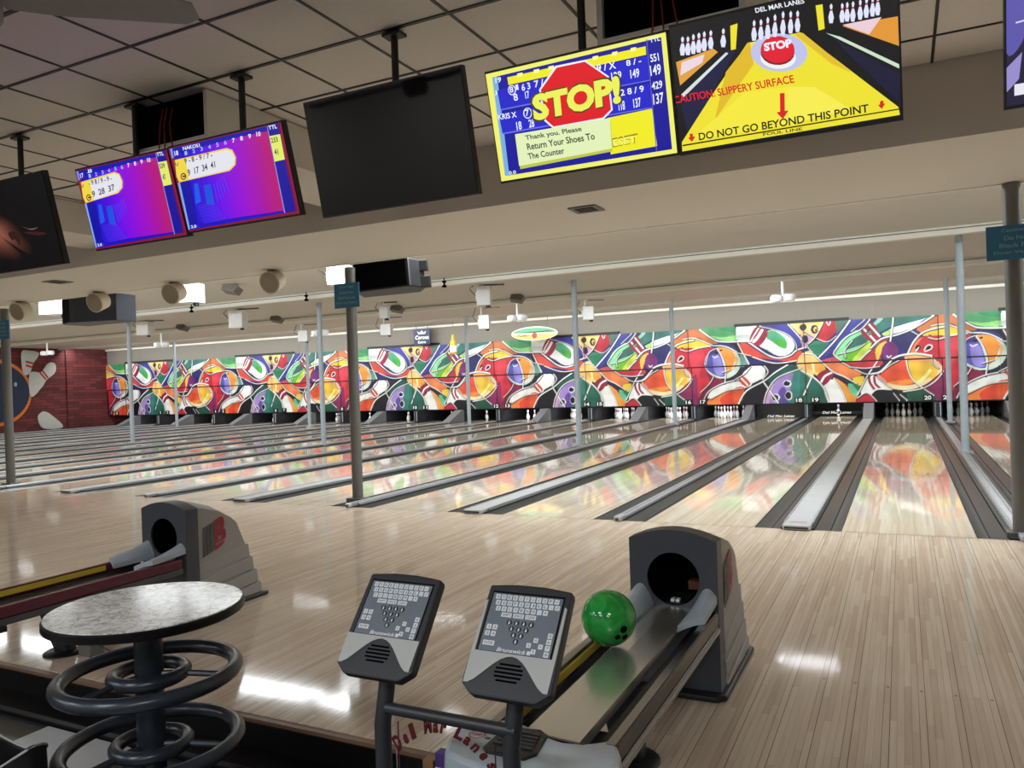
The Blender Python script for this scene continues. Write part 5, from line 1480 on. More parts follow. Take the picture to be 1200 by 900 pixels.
        MB().prism([(-0.125, -1.432), (-0.031, -1.417), (0.003, -1.441), (0.022, -1.56), (0.0, -1.60), (-0.12, -1.60), (-0.14, -1.58), (-0.14, -1.45)], 0.403, 0.413, 'z').build('vent_panel', BLACK, sc, bevel=0.003)
        m = MB()
        for k in range(5):
            m.box(-0.122, -0.012 + 0.003 * k, -1.462 - 0.022 * k, -1.452 - 0.022 * k, 0.413, 0.4165)
        m.build('vent_slat', mat('vent_grey', (52, 54, 58), 0.4), sc)
        MB().lathe([(0, 0.4145), (0.007, 0.4145)], (-0.035, -1.582, 0), 12).build('reset_lamp', emit_mat('red_led', (255, 60, 60), 1.0), sc)
        RS = mat('red_sticker', (196, 40, 48), 0.4)
        MB().lathe([(0.022, 0.4065), (0.0265, 0.4065)], (-0.200, -1.505, 0), 24).text('100', (-0.215, -1.513, 0.4066), (-0.185, -1.513, 0.4066), (-0.215, -1.497, 0.4066), bold=0.02).build('round_sticker', RS, sc, normals=False)
        MB().box(-0.168, -0.150, -1.522, -1.508, 0.4055, 0.4062).build('grey_sticker', LOGO_G, sc)
    return t
ball_return(-1.008, True)
ball_return(-4.375, False)

# ball resting on the track
t = thing('bowling_ball', 'swirled green bowling ball with dark finger holes on the steel track', 'ball', (-1.105, -4.69, 0.511))
b = MB().sphere((0, 0, 0), 0.1085, 40, 24).build('ball_surface', ball_mat(), t, smooth='all')
cd = (CAM - Vector((-1.105, -4.69, 0.511))).normalized()
rt = Vector((0, 0, 1)).cross(cd).normalized()
up = cd.cross(rt)
for a, u_, r_ in ((0.52, -0.40, 0.0145), (0.56, -0.66, 0.0125), (0.30, -0.66, 0.011)):
    d = (cd * math.sqrt(max(0.05, 1 - a * a - u_ * u_)) + rt * a + up * u_).normalized()
    MB().cyl(d * 0.080, d * 0.1092, r_, n=16).build('finger_hole', HOLE, t)

# small grey junction box by the far pedestal, with its lead
t = thing('junction_box', 'small grey box on the floor beside the maroon-railed return pedestal', 'box', (-4.19, -4.74, 0))
MB().box(-0.05, 0.05, -0.045, 0.045, 0, 0.085).build('box_body', mat('box_grey', (104, 102, 98), 0.5), t, bevel=0.004)
MB().tube([(0.05, 0.02, 0.05), (0.10, 0.04, 0.02), (0.22, 0.10, 0.006), (0.42, 0.2, 0.006)], 0.005, 6).build('lead', BLACK, t, smooth=True)

# ------------------------------------------------------------------ round table with ball rings
TX, TY = -2.665, -5.565
t = thing('round_table', 'round table with speckled grey top on a dark post with ball rings', 'table', (TX, TY, FL))
DKM = mat('dark_blue_grey_metal', (44, 50, 58), 0.28, var=0.06)
zt = 0.65 - FL
MB().lathe([(0, zt), (0.348, zt), (0.348, zt - 0.004), (0, zt - 0.004)], n=64).build('table_top', LAMINATE, t)
MB().lathe([(0.0, zt - 0.004), (0.350, zt - 0.004), (0.356, zt - 0.010), (0.356, zt - 0.034), (0.346, zt - 0.04), (0, zt - 0.04)], n=64).build('edge_band', mat('edge_black', (9, 9, 10), 0.35, spec=0.3), t, smooth=True)
MB().cyl((0, 0, 0.0), (0, 0, zt - 0.04), 0.052, n=28).build('post', DKM, t, smooth=True)
MB().lathe([(0, 0), (0.2, 0), (0.2, 0.012), (0.06, 0.03), (0, 0.03)], n=36).build('base_disc', DKM, t, smooth=True)
def ring(name, R, r, z, dx=0.0, dy=0.0):
    MB().tube([(dx + R * math.cos(2 * PI * k / 56), dy + R * math.sin(2 * PI * k / 56), z) for k in range(56)], r, 12, closed=True).build(name, DKM, t, smooth='all')
for z in (0.385 - FL, 0.115 - FL):
    ring('ball_ring', 0.315, 0.0285, z)
    ring('inner_ring', 0.128, 0.026, z + 0.0)
    for a in (25, 145, 265):
        c, s_ = math.cos(math.radians(a)), math.sin(math.radians(a))
        MB().cyl((0.14 * c, 0.14 * s_, z), (0.30 * c, 0.30 * s_, z - 0.01), 0.012, n=8).build('ring_spoke', DKM, t, smooth=True)
        MB().cyl((0.04 * c, 0.04 * s_, z), (0.12 * c, 0.12 * s_, z), 0.012, n=8).build('ring_spoke', DKM, t, smooth=True)

# ------------------------------------------------------------------ twin scoring console
t = thing('scoring_console', 'twin keypad console on curved black posts in front of the near ball return', 'console', (-1.175, -5.80, FL))
CON_D = mat('console_charcoal', (44, 46, 50), 0.42)
CON_L = mat('console_silver', (182, 184, 180), 0.4)
PADB = mat('keypad_slate', (112, 121, 130), 0.35)
KEYW = mat('key_white', (226, 230, 234), 0.4)
KEYD = mat('key_print_dark', (36, 40, 46), 0.5)
def head(cx, silver_sides):
    # local frame of the sloping face: X right, S up the slope, N out of it
    yb, zb, yt, zt_ = -5.875, 0.675, -5.70, 0.885
    S = Vector((0, yt - yb, zt_ - zb)); Ls = S.length; S.normalize()
    N = Vector((1, 0, 0)).cross(S)
    O = Vector((cx, yb, zb)) - t.location
    mx = Matrix(((1, S.x, N.x, O.x), (0, S.y, N.y, O.y), (0, S.z, N.z, O.z), (0, 0, 0, 1)))
    w = 0.128
    # casing: face polygon extruded backwards
    face = [(-w, 0.012), (-w * 0.72, -0.016), (w * 0.72, -0.016), (w, 0.012), (w * 0.985, Ls * 0.5), (w * 0.965, Ls + 0.012), (0.04, Ls + 0.020), (-0.04, Ls + 0.020), (-w * 0.965, Ls + 0.012), (-w * 0.985, Ls * 0.5)]
    m = MB()
    m.loft([[mx @ Vector((x, s_, d)) for x, s_ in face] if d > -0.05 else [mx @ Vector((x * 0.82, (s_ - Ls / 2) * 0.86 + Ls / 2, d)) for x, s_ in face] for d in (0.0, -0.032, -0.062)])
    h = m.build('console_head', CON_D, t, bevel=0.006)
    def pr(poly, d0, d1, name, mt, bevel=0.0):
        return MB().prism(poly, d0, d1, 'z', mx=mx).build(name, mt, h, bevel=bevel)
    # silver lower trim with the dark arch over the loudspeaker
    arch = [(-0.118, 0.030)] + [(-0.118 + 0.236 * k / 14.0, 0.004 + 0.088 * (math.sin(PI * k / 14.0) ** 1.5)) for k in range(0, 15)]
    sil = [(-0.120, 0.012), (-0.122, 0.098), (0.122, 0.098), (0.120, 0.012)] + [(0.108 - 0.216 * k / 14.0, 0.012 + 0.080 * (math.sin(PI * k / 14.0) ** 1.4)) for k in range(0, 15)]
    pr(sil, 0.0, 0.004, 'silver_trim', CON_L)
    if silver_sides:
        for s_ in (-1, 1):
            pr([(s_ * 0.112, 0.098), (s_ * 0.122, 0.098), (s_ * 0.121, 0.235), (s_ * 0.114, 0.24)], 0.0, 0.004, 'side_trim', CON_L)
    # loudspeaker slots
    m = MB()
    for k in range(5):
        hw = (0.030, 0.038, 0.040, 0.038, 0.030)[k]
        m.prism([(-hw, 0.026 + 0.0105 * k), (hw, 0.026 + 0.0105 * k), (hw, 0.031 + 0.0105 * k), (-hw, 0.031 + 0.0105 * k)], 0.0, 0.0015, 'z', mx=mx)
    m.build('speaker_slot', HOLE, h)
    # membrane keypad
    x0, x1, s0, s1 = -0.104, 0.104, 0.100, 0.262
    pr([(x0 - 0.004, s0 - 0.003), (x1 + 0.004, s0 - 0.003), (x1 + 0.004, s1 + 0.006), (x0 - 0.004, s1 + 0.006)], 0.0, 0.0012, 'pad_surround', BLACK_G)
    pr([(x0, s0), (x1, s0), (x1, s1), (x0, s1)], 0.0012, 0.002, 'keypad', PADB)
    m = MB(); md = MB()
    def key(x, s_, kw=0.0068, kh=0.0068, ch=None):
        m.prism([(x - kw, s_ - kh), (x + kw, s_ - kh), (x + kw, s_ + kh), (x - kw, s_ + kh)], 0.002, 0.0034, 'z', mx=mx)
        if ch:
            a = kw * (0.12 if ch in 'I1.:' else 0.45 if len(ch) == 1 else 0.75)
            b = kh * (0.10 if ch in '-.' else 0.55)
            md.text(ch, mx @ Vector((x - a, s_ - b, 0.0036)), mx @ Vector((x + a, s_ - b, 0.0036)), mx @ Vector((x - a, s_ + b, 0.0036)))
    rows = ['QWERTYUIOP-', 'ASDFGHJKL:/', 'ZXCVBNM.+']
    for r, row in enumerate(rows):
        for k, ch in enumerate(row):
            key(-0.088 + 0.0176 * k + 0.005 * (r if r < 2 else 2.0), 0.2515 - 0.0168 * r, ch=ch)
    for k, w_ in enumerate(('SHIFT', 'SPACE', 'CLEAR')):
        key(-0.048 + 0.036 * k, 0.2015, 0.0155, 0.006, w_)
    for k, (a, b) in enumerate(((-0.090, 0.165), (-0.072, 0.165), (-0.090, 0.147), (-0.072, 0.147))):
        key(a, b, ch='%d' % (k + 1))
    key(-0.078, 0.121, 0.017, 0.0065, 'ENTER')
    for k in range(4):
        key(0.092, 0.158 - 0.0165 * k, ch='%d' % (k + 5))
    for a, b, ch in ((0.055, 0.142, '^'), (0.055, 0.112, 'v'), (0.038, 0.127, '<'), (0.072, 0.127, '>')):
        key(a, b, 0.0062, 0.0062, ch)
    o = m.build('key', KEYW, h); o['kind'] = 'stuff'
    md.build('key_lettering', KEYD, h, normals=False)
    m = MB(); md = MB()
    for r in range(4):
        for k in range(4 - r):
            c = (-0.034 + 0.0215 * k + 0.0108 * r, 0.182 - 0.0165 * r)
            m.prism([(c[0] + 0.0078 * math.cos(q * PI / 7), c[1] + 0.0078 * math.sin(q * PI / 7)) for q in range(14)], 0.002, 0.0034, 'z', mx=mx)
            md.prism([(c[0] - 0.0016, c[1] - 0.0055), (c[0] + 0.0016, c[1] - 0.0055), (c[0] + 0.0026, c[1] - 0.001), (c[0] + 0.0009, c[1] + 0.003), (c[0], c[1] + 0.0062), (c[0] - 0.0009, c[1] + 0.003), (c[0] - 0.0026, c[1] - 0.001)], 0.0034, 0.0038, 'z', mx=mx)
    o = m.build('pin_key', KEYD, h); o['kind'] = 'stuff'
    md.build('pin_mark', KEYW, h)
    m = MB()
    m.text('Brunswick', mx @ Vector((-0.050, 0.1015, 0.0026)), mx @ Vector((0.034, 0.1015, 0.0026)), mx @ Vector((-0.046, 0.1125, 0.0026)), bold=0.02)
    m.build('maker_lettering', KEYW, h, normals=False)
    MB().prism([(0.038, 0.1015), (0.048, 0.1015), (0.048, 0.112), (0.038, 0.112)], 0.002, 0.0026, 'z', mx=mx).build('maker_mark', KEYW, h)
    return h
head(-1.372, False)
head(-0.962, True)
for cx in (-1.372, -0.962):
    x = cx - t.location.x
    P = [(x + 0.004, -0.01, 0.0), (x - 0.004, -0.012, 0.30), (x - 0.014, -0.012, 0.48), (x - 0.018, -0.006, 0.66), (x - 0.006, 0.012, 0.80), (x, 0.045, 0.90)]
    MB().tube(P, 0.024, 12).build('console_post', CON_D, t, smooth=True)
    MB().lathe([(0, 0), (0.085, 0), (0.085, 0.008), (0.03, 0.016), (0, 0.016)], (x, 0, 0), 24).build('foot_plate', CON_D, t, smooth=True)
MB().tube([(-0.197, -0.008, 0.708), (0.213, -0.008, 0.708)], 0.017, 12).build('cross_bar', CON_D, t, smooth=True)
# clear acrylic sheet between the posts with the arched red script on it
gm, nt, bs = new_mat('clear_acrylic')
nt.nodes.remove(bs)
tb = nt.nodes.new('ShaderNodeBsdfTransparent')
tb.inputs[0].default_value = (0.97, 0.98, 0.98, 1)
gb = nt.nodes.new('ShaderNodeBsdfGlossy')
gb.inputs['Roughness'].default_value = 0.03
lw = nt.nodes.new('ShaderNodeFresnel')
lw.inputs['IOR'].default_value = 1.25
ms = nt.nodes.new('ShaderNodeMixShader')
nt.links.new(lw.outputs[0], ms.inputs[0])
nt.links.new(tb.outputs[0], ms.inputs[1])
nt.links.new(gb.outputs[0], ms.inputs[2])
nt.links.new(ms.outputs[0], nt.nodes['Material Output'].inputs[0])
ac = MB().box(-0.172, 0.175, -0.006, -0.002, 0.20, 0.69).build('acrylic_sheet', gm, t)
m = MB()
word = 'Del Mar Lanes'
for k, ch in enumerate(word):
    if ch == ' ':
        continue
    u = -1 + 2 * k / (len(word) - 1)
    c = Vector((-0.015 + 0.138 * u, -0.0075, 0.664 - 0.068 * u * u))
    a = -0.85 * u
    e = Vector((math.cos(a), 0, math.sin(a)))
    n_ = Vector((-math.sin(a) + 0.25 * math.cos(a), 0, math.cos(a) + 0.25 * math.sin(a)))
    hw = 0.0135 if ch in 'DML' else 0.0095
    hh = 0.042 if ch in 'DMLl' else 0.027
    m.text(ch, c - e * hw, c + e * hw, c - e * hw + n_ * hh, bold=0.05)
m.build('script_lettering', mat('dark_red_vinyl', (84, 10, 20), 0.4), ac, normals=False)
MB().box(-0.163, -0.160, -0.0085, -0.006, 0.22, 0.675).build('red_border_line', mat('dark_red_vinyl', (84, 10, 20), 0.4), ac)
MB().box(0.146, 0.149, -0.0085, -0.006, 0.22, 0.66).build('black_border_line', BLACK, ac)

# three small cartons standing below the edge of the approach
for k, (x, w, h, col, nm) in enumerate(((-1.585, 0.022, 0.285, (150, 112, 70), 'tan'), (-1.525, 0.028, 0.32, (72, 52, 120), 'purple'), (-1.46, 0.026, 0.29, (44, 92, 58), 'green'))):
    t = thing('carton', 'slim %s carton standing behind the clear console sheet' % nm, 'carton', (x, -5.27, FL))
    MB().box(-w, w, -0.02, 0.02, 0.036, h).build('carton_body', mat('carton_%s' % nm, col, 0.5), t, bevel=0.002)
    MB().box(-w, w, -0.0215, 0.0215, h * 0.80, h * 0.84).build('carton_band', WHITE, t)

# black bag with grey piping at the bottom of the view
LEATHER = mat('black_leather', (17, 17, 18), 0.45, bump=0.1, scale=40)
PIPE = mat('grey_piping', (168, 168, 166), 0.5)
t = thing('shoulder_bag', 'black bag with grey piping and a strap beside the round table', 'bag', (-2.875, -6.02, FL))
def oval(rx, ry, z, n=24, dz=0.0):
    return [Vector((rx * math.cos(2 * PI * k / n), ry * math.sin(2 * PI * k / n), z + dz * math.cos(2 * PI * k / n * 2))) for k in range(n)]
MB().loft([oval(0.19, 0.10, 0.0), oval(0.215, 0.125, 0.06), oval(0.22, 0.12, 0.26), oval(0.225, 0.11, 0.415, dz=0.05), oval(0.205, 0.095, 0.415, dz=0.05), oval(0.19, 0.085, 0.26), oval(0.17, 0.07, 0.2)]).build('bag_body', LEATHER, t, smooth=True)
MB().tube(oval(0.226, 0.112, 0.417, dz=0.05), 0.004, 6, closed=True).build('rim_piping', PIPE, t, smooth='all')
MB().tube([Vector((0.06 + 0.13 * math.cos(a), -0.122 - 0.004 * math.sin(a), 0.10 + 0.23 * math.sin(a))) for a in [PI * k / 16 for k in range(17)]], 0.004, 6).build('pocket_piping', PIPE, t, smooth='all')
MB().tube([(0.21, 0.02, 0.37), (0.27, 0.03, 0.36), (0.30, 0.03, 0.26), (0.28, 0.02, 0.12), (0.22, 0.02, 0.07)], 0.010, 8).build('strap', LEATHER, t, smooth='all')

# ------------------------------------------------------------------ fittings under the lane ceiling
SPK = mat('speaker_shell_beige', (212, 202, 184), 0.5)
SPK_G = mat('speaker_grille', (158, 148, 130), 0.7)
for x, nm in ((-12.40, 'over lane 13, farthest of the round ones'), (-10.55, 'in front of the blue-black loudspeaker'), (-8.97, 'beside a white box, over lane 15'), (-7.18, 'over lane 16, by the dark post')):
    t = thing('round_speaker', 'round beige loudspeaker under the bulkhead edge %s' % nm, 'speaker', (x, 0.0, 2.84), rot=(math.radians(18), 0, math.radians(8)))
    MB().cyl((0, -0.09, 0), (0, 0.10, 0), 0.145, 0.12, n=28).build('shell', SPK, t, smooth=True)
    MB().cyl((0, -0.096, 0), (0, -0.088, 0), 0.128, n=28).build('grille', SPK_G, t, smooth=True)
    MB().box(-0.04, 0.04, -0.02, 0.06, 0.10, 0.165).build('bracket', GREY_DK, t)

t = thing('stage_speaker', 'wedge-shaped black loudspeaker hung beside the dark post at lane 16', 'speaker', (-5.95, 0.80, 2.68), rot=(math.radians(-4), math.radians(-4), math.radians(24)))
MB().prism([(-0.42, -0.16), (0.30, -0.20), (0.46, 0.06), (0.36, 0.28), (-0.40, 0.24)], 0.0, 0.37, 'z').build('cabinet', BLACK, t, bevel=0.015)
MB().box(-0.40, 0.28, -0.212, -0.19, 0.02, 0.35, Matrix.Rotation(math.radians(-3.2), 4, 'Z')).build('grille', HOLE, t)
MB().box(0.36, 0.52, -0.02, 0.06, 0.22, 0.36).box(0.38, 0.54, -0.02, 0.06, 0.0, 0.15).build('end_cover', BLACK, t, bevel=0.01)
MB().cyl((-0.1, 0.05, 0.37), (-0.1, 0.05, 0.90), 0.012, n=8).cyl((0.2, 0.05, 0.37), (0.2, 0.05, 0.90), 0.012, n=8).build('hanging_rod', BLACK, t)
t = thing('stage_speaker', 'boxy blue-black loudspeaker hung over lane 13 behind a round one', 'speaker', (-12.0, 0.90, 2.66), rot=(0, 0, math.radians(0)))
BLUEBK = mat('blue_black_cabinet', (58, 64, 78), 0.5)
MB().prism([(-0.58, -0.1), (-0.15, -0.28), (0.70, -0.06), (0.66, 0.34), (-0.56, 0.34)], 0.0, 0.44, 'z').build('cabinet', BLUEBK, t, bevel=0.01)
mm = math.atan2(-0.18, 0.43)
MB().prism([(-0.575, -0.106), (-0.155, -0.282), (-0.16, -0.288), (-0.58, -0.112)], 0.02, 0.42, 'z').build('grille', HOLE, t)
MB().cyl((-0.2, 0.1, 0.44), (-0.2, 0.1, 0.94), 0.012, n=8).cyl((0.35, 0.1, 0.44), (0.35, 0.1, 0.94), 0.012, n=8).build('hanging_rod', BLACK, t)

DEVW = mat('device_white', (236, 238, 238), 0.4)
def white_box(x, y, ztop, w, h, lab):
    t = thing('ceiling_box', lab, 'white box', (x, y, ztop - h), rot=(0, 0, math.radians(18)))
    MB().box(-w / 2, w / 2, -w * 0.45, w * 0.45, 0, h).build('box_body', DEVW, t, bevel=0.012)
    MB().box(-w * 0.62, -w * 0.5, -w * 0.2, w * 0.2, h * 0.25, h * 0.7).build('side_cover', DEVW, t)
    MB().cyl((w * 0.25, 0, -0.05), (w * 0.25, 0, 0), 0.05, n=10).build('lens_barrel', BLACK, t)
    c = (LCEIL if y < 10 else 3.68) - (ztop - h)
    MB().cyl((-w * 0.3, 0, h), (-w * 0.3, 0, c), 0.02, n=8).build('stem', DEVW, t)
    MB().tube([(-w * 0.6, 0, h * 0.5), (-w * 1.1, 0, h * 0.9), (-w * 0.8, 0, c - 0.01)], 0.010, 5).build('cable', BLACK, t, smooth='all')
    MB().box(0.0, w * 1.5, -0.03, 0.03, c - 0.03, c).build('mount_plate', GREY_DK, t)
for a in ((-8.03, 2.4, 3.40, 0.33, 0.32, 'large white box fixed near the bulkhead, left of the dark post by lane 16'), (-11.37, 2.4, 3.40, 0.36, 0.35, 'large white box fixed near the bulkhead behind a round beige speaker'), (-15.1, 2.4, 3.42, 0.5, 0.33, 'large white box beside the blue-black loudspeaker'),
          (-8.22, 7.6, 3.56, 0.30, 0.42, 'white projector box on the ceiling over lane 15, halfway down'), (-15.55, 7.6, 3.54, 0.38, 0.45, 'white projector box on the ceiling over lane 11, halfway down'), (-19.85, 8.2, 3.57, 0.38, 0.40, 'white projector box on the ceiling over lane 9, beside a pale post'),
          (-11.15, 13.0, 3.45, 0.32, 0.42, 'small white projector box over lane 14, near the masking'), (-7.96, 13.3, 3.49, 0.30, 0.38, 'small white projector box over lane 15, near the masking'), (-15.05, 13.5, 3.45, 0.34, 0.36, 'small white projector box over lane 11, near the masking'), (-18.6, 13.6, 3.46, 0.34, 0.38, 'small white projector box over lane 9, near the masking'),
          (-11.9, 9.0, 3.50, 0.22, 0.32, 'thin white box half hidden behind the dark post at lane 16')):
    white_box(*a)
PRJ = [(-2.53, 'over lane 18'), (-9.57, 'over lane 14, above the hanging surfboard'), (-16.55, 'over lane 10'), (-23.8, 'over lane 6'), (-30.3, 'over lane 2, in front of the brick wall')]
for x, nm in PRJ:
    t = thing('ceiling_projector', 'white twin-lobed fixture on a short stem %s' % nm, 'fixture', (x, 12.0, 3.12), rot=(0, 0, math.radians(12)))
    MB().lathe([(0, 0.0), (0.12, 0.0), (0.15, 0.05), (0.15, 0.13), (0.10, 0.17), (0, 0.17)], (-0.14, 0, 0), 18).build('lobe', DEVW, t, smooth=True)
    MB().lathe([(0, 0.0), (0.12, 0.0), (0.15, 0.05), (0.15, 0.13), (0.10, 0.17), (0, 0.17)], (0.14, 0, 0.01), 18).build('lobe', DEVW, t, smooth=True)
    MB().cyl((0, 0, 0.15), (0, 0, 0.55), 0.03, n=10).build('stem', DEVW, t)
    MB().box(-0.10, 0.10, -0.06, 0.06, 0.535, 0.56).build('ceiling_plate', GREY_DK, t)
DF = mat('flood_shell', (112, 106, 98), 0.5)
for x, y, lab in ((-20.3, 9.9, 'dark floodlight on the second beam over lane 8'), (-16.4, 9.9, 'dark floodlight on the second beam over lane 10'), (-12.15, 9.9, 'dark floodlight on the second beam over lane 13'), (-8.55, 9.9, 'dark floodlight on the second beam over lane 15'), (-12.05, 4.0, 'grey floodlight by the first beam over lane 13'), (-9.1, 4.4, 'small grey floodlight half behind the notice at lane 16')):
    t = thing('flood_fixture', lab, 'floodlight', (x, y, 3.50), rot=(math.radians(-14), 0, math.radians(20)))
    MB().prism([(-0.16, -0.04), (0.12, -0.10), (0.20, 0.02), (0.10, 0.08), (-0.12, 0.08)], -0.12, 0.14, 'y').build('hood', DF, t, bevel=0.008)
    MB().prism([(-0.12, -0.030), (0.10, -0.076), (0.14, -0.01), (-0.08, 0.03)], -0.128, -0.12, 'y').build('lens', GREY_DK, t)
    MB().box(-0.03, 0.03, -0.02, 0.02, 0.08, 0.115).build('bracket', GREY_DK, t)
for x, y, nm in ((-8.3, 6.05, 'over lane 15'), (-11.9, 6.05, 'over lane 13'), (-15.5, 6.05, 'over lane 11')):
    t = thing('sensor_pod', 'tiny black pod hanging in front of the first ceiling beam %s' % nm, 'sensor', (x, y, 3.46))
    MB().lathe([(0, -0.06), (0.05, -0.05), (0.05, -0.02), (0.02, 0.0), (0.02, 0.04), (0.045, 0.05), (0.045, 0.08), (0, 0.08)], n=12).build('pod', HOLE, t, smooth=True)
    MB().cyl((0, 0, 0.08), (0, 0, 0.14), 0.012, n=8).build('stem', HOLE, t)
for x, nm in ((-2.52, 'over the lane 18 approach'), (-9.95, 'over the lane 14 approach')):
    t = thing('ceiling_vent', 'flush square vent in the bulkhead underside %s' % nm, 'vent', (x, -1.02, 2.98))
    MB().box(-0.13, 0.13, -0.13, 0.13, -0.012, -0.001).build('vent_frame', GREY_DK, t)
    MB().box(-0.085, 0.085, -0.085, 0.085, -0.014, -0.012).build('vent_opening', HOLE, t)
    for k in range(4):
        MB().box(-0.08, 0.08, -0.07 + 0.042 * k, -0.058 + 0.042 * k, -0.018, -0.013).build('louvre', GREY_DK, t)

# beer signs and decorations hanging above the masking
t = thing('beer_sign', 'square navy beer sign with white crown lettering above the mural at lane 11', 'sign', (-16.36, 17.60, 2.96))
NAVY = mat('sign_navy', (28, 38, 84), 0.4)
MB().box(-0.36, 0.36, 0.0, 0.05, 0, 0.60).build('sign_box', NAVY, t)
m = MB()
m.text('Corona', (-0.31, -0.003, 0.20), (0.31, -0.003, 0.20), (-0.29, -0.003, 0.36), bold=0.04)
m.text('Extra', (-0.18, -0.003, 0.05), (0.18, -0.003, 0.05), (-0.17, -0.003, 0.15), bold=0.03)
m.prism([(-0.15, 0.40), (0.15, 0.40), (0.20, 0.52), (0.09, 0.46), (0.0, 0.55), (-0.09, 0.46), (-0.20, 0.52)], -0.004, 0.0, 'y')
m.build('lettering', LET, t, normals=False)
MB().cyl((-0.25, 0.02, 0.60), (-0.25, 0.02, 0.72), 0.01, n=6).cyl((0.25, 0.02, 0.60), (0.25, 0.02, 0.72), 0.01, n=6).build('hanger', GREY_DK, t)
t = thing('inflatable_bottle', 'yellow bottle with white label hanging in front of the mural at lane 12', 'bottle', (-14.63, 17.0, 2.52))
MB().lathe([(0, 0), (0.12, 0.0), (0.13, 0.03), (0.13, 0.36), (0.115, 0.44), (0.06, 0.54), (0.045, 0.66), (0.05, 0.70), (0, 0.70)], n=18).build('bottle_body', mat('amber_yellow', (206, 164, 44), 0.3), t, smooth=True)
MB().lathe([(0.133, 0.06), (0.133, 0.30)], n=18).build('bottle_label', WHITE, t, smooth=True)
MB().cyl((0, 0, 0.70), (0, 0, 1.15), 0.006, n=6).build('cord', GREY_DK, t)
t = thing('surfboard', 'green and yellow surfboard sign hung sideways above the lane 13 mural', 'surfboard', (-11.38, 17.0, 3.07), rot=(0, math.radians(1), 0))
def board(a, b, n=40):
    return [(a * math.cos(2 * PI * k / n) * (1 - 0.06 * math.sin(2 * PI * k / n) ** 2), b * math.sin(2 * PI * k / n)) for k in range(n)]
MB().prism(board(0.88, 0.245), 0.0, 0.06, 'y').build('board_edge', mat('board_cream', (238, 232, 190), 0.35), t, bevel=0.01)
top = [p for p in board(0.83, 0.21, 48) if p[1] >= 0.03]
MB().prism([p for p in board(0.83, 0.205, 48) if p[1] > 0.02], -0.004, 0.0, 'y').build('green_band', mat('board_green', (84, 156, 118), 0.35), t)
MB().prism([p for p in board(0.83, 0.205, 48) if p[1] < -0.02], -0.004, 0.0, 'y').build('yellow_band', mat('board_yellow', (232, 198, 96), 0.35), t)
m = MB().prism([(-0.78, 0.03), (-0.3, 0.05), (0.2, 0.075), (0.72, 0.09), (0.5, 0.055), (0.0, 0.03)], -0.006, -0.004, 'y')
m.text('Pacifico', (-0.62, -0.006, -0.115), (-0.18, -0.006, -0.095), (-0.60, -0.006, -0.035), bold=0.02)
m.build('dark_print', mat('print_dark', (52, 46, 40), 0.5), t, normals=False)
MB().prism([(0.02 + 0.10 * math.cos(k * PI / 10), -0.07 + 0.10 * math.sin(k * PI / 10)) for k in range(20)], -0.008, -0.004, 'y').build('round_emblem', mat('emblem_red', (178, 62, 52), 0.4), t)
MB().cyl((-0.5, 0.03, 0.18), (-0.5, 0.03, 0.58), 0.006, n=6).cyl((0.5, 0.03, 0.18), (0.5, 0.03, 0.58), 0.006, n=6).build('cord', GREY_DK, t)

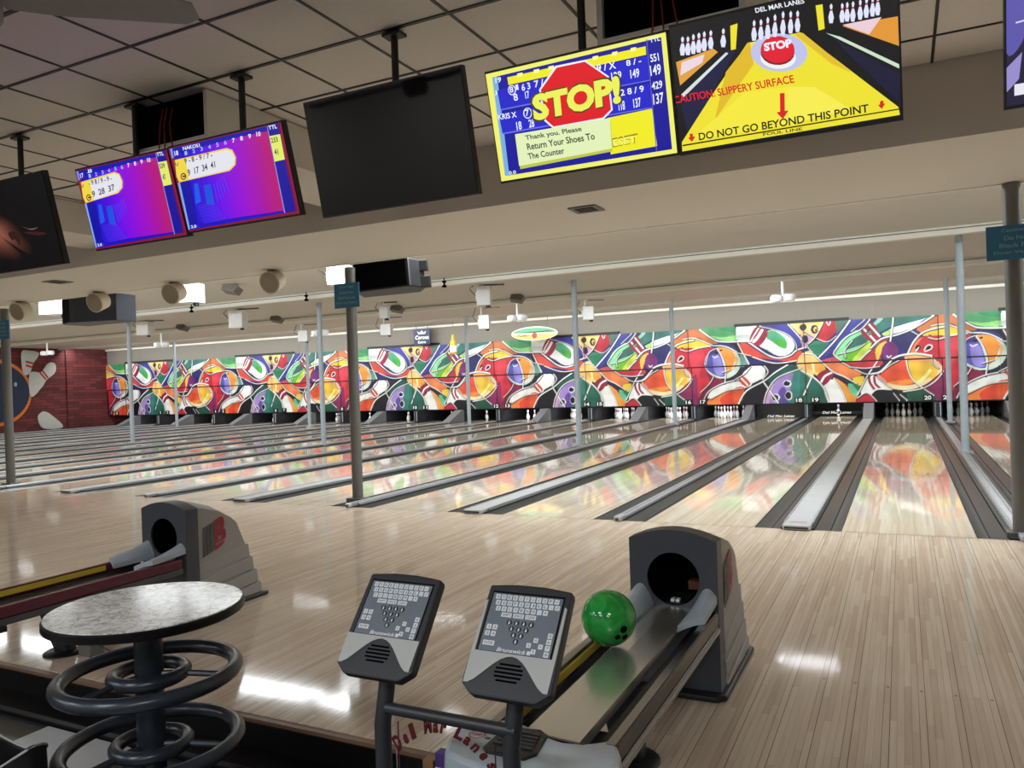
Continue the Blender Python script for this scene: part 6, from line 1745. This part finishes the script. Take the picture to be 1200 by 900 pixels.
# cut-out decorations on the brick wall: ball with an orange rim and three pins
XB = XW + 0.004
t = thing('ball_cutout', 'large navy ball cut-out with an orange rim on the brick wall', 'wall decoration', (XB, 12.55, 1.72))
def ell(a, b, n=48):
    return [(a * math.cos(2 * PI * k / n), b * math.sin(2 * PI * k / n)) for k in range(n)]
MB().prism(ell(1.62, 1.46), 0.02, 0.05, 'x').build('orange_rim', mat('rim_orange', (226, 126, 42), 0.45), t)
MB().prism(ell(1.50, 1.30), 0.05, 0.075, 'x').build('navy_ball', mat('ball_navy', (24, 44, 72), 0.4), t)
MB().prism([(0.9 + 0.07 * math.cos(k * PI / 6), 0.35 + 0.10 * math.sin(k * PI / 6)) for k in range(12)], 0.075, 0.08, 'x').build('shine_mark', mat('shine_pale', (150, 170, 190), 0.4), t)
PINC = mat('cutout_bone', (198, 202, 196), 0.5)
def cutout(lab, pts, band=None):
    cy = sum(p[0] for p in pts) / len(pts); cz = sum(p[1] for p in pts) / len(pts)
    t = thing('pin_cutout', lab, 'wall decoration', (XB + (0.08 if 'ball' in lab else 0.0), cy, cz))
    q = []
    n = len(pts)
    for i in range(n):
        a, b, pa, pb = pts[i], pts[(i + 1) % n], pts[i - 1], pts[(i + 2) % n]
        for k in range(4):
            u = k / 4.0
            q.append(tuple(0.5 * (2 * a[j] + (b[j] - pa[j]) * u + (2 * pa[j] - 5 * a[j] + 4 * b[j] - pb[j]) * u * u + (3 * a[j] - pa[j] - 3 * b[j] + pb[j]) * u ** 3) - (cy, cz)[j] for j in (0, 1)))
    MB().prism(q, 0.0, 0.02, 'x').build('pin_shape', PINC, t)
    if band:
        for bnd in band:
            MB().prism([(p[0] - cy, p[1] - cz) for p in bnd], 0.02, 0.026, 'x').build('red_band', PINR, t)
cutout('white pin cut-out leaning away from the navy ball on the brick wall', [(14.08, 2.55), (14.59, 2.60), (14.85, 2.92), (15.05, 3.04), (15.24, 3.0), (15.30, 2.82), (15.22, 2.54), (14.85, 2.26), (14.62, 1.93), (14.1, 1.5)], [[(14.50, 2.58), (14.57, 2.60), (14.84, 2.28), (14.78, 2.24)], [(14.63, 2.64), (14.69, 2.68), (14.94, 2.36), (14.88, 2.31)]])
cutout('upright white pin cut-out above the navy ball on the brick wall', [(13.75, 3.48), (14.1, 3.56), (14.51, 3.49), (14.47, 3.27), (14.25, 2.99), (14.08, 2.55), (13.80, 2.55)], [[(13.92, 3.12), (14.32, 3.02), (14.28, 2.94), (13.92, 3.03)], [(13.92, 2.96), (14.20, 2.86), (14.16, 2.79), (13.92, 2.87)]])
cutout('lower half of a white pin cut-out by the floor on the brick wall', [(14.43, 0.55), (14.58, 0.78), (14.78, 0.81), (15.09, 0.62), (15.59, 0.06), (14.66, 0.06)])
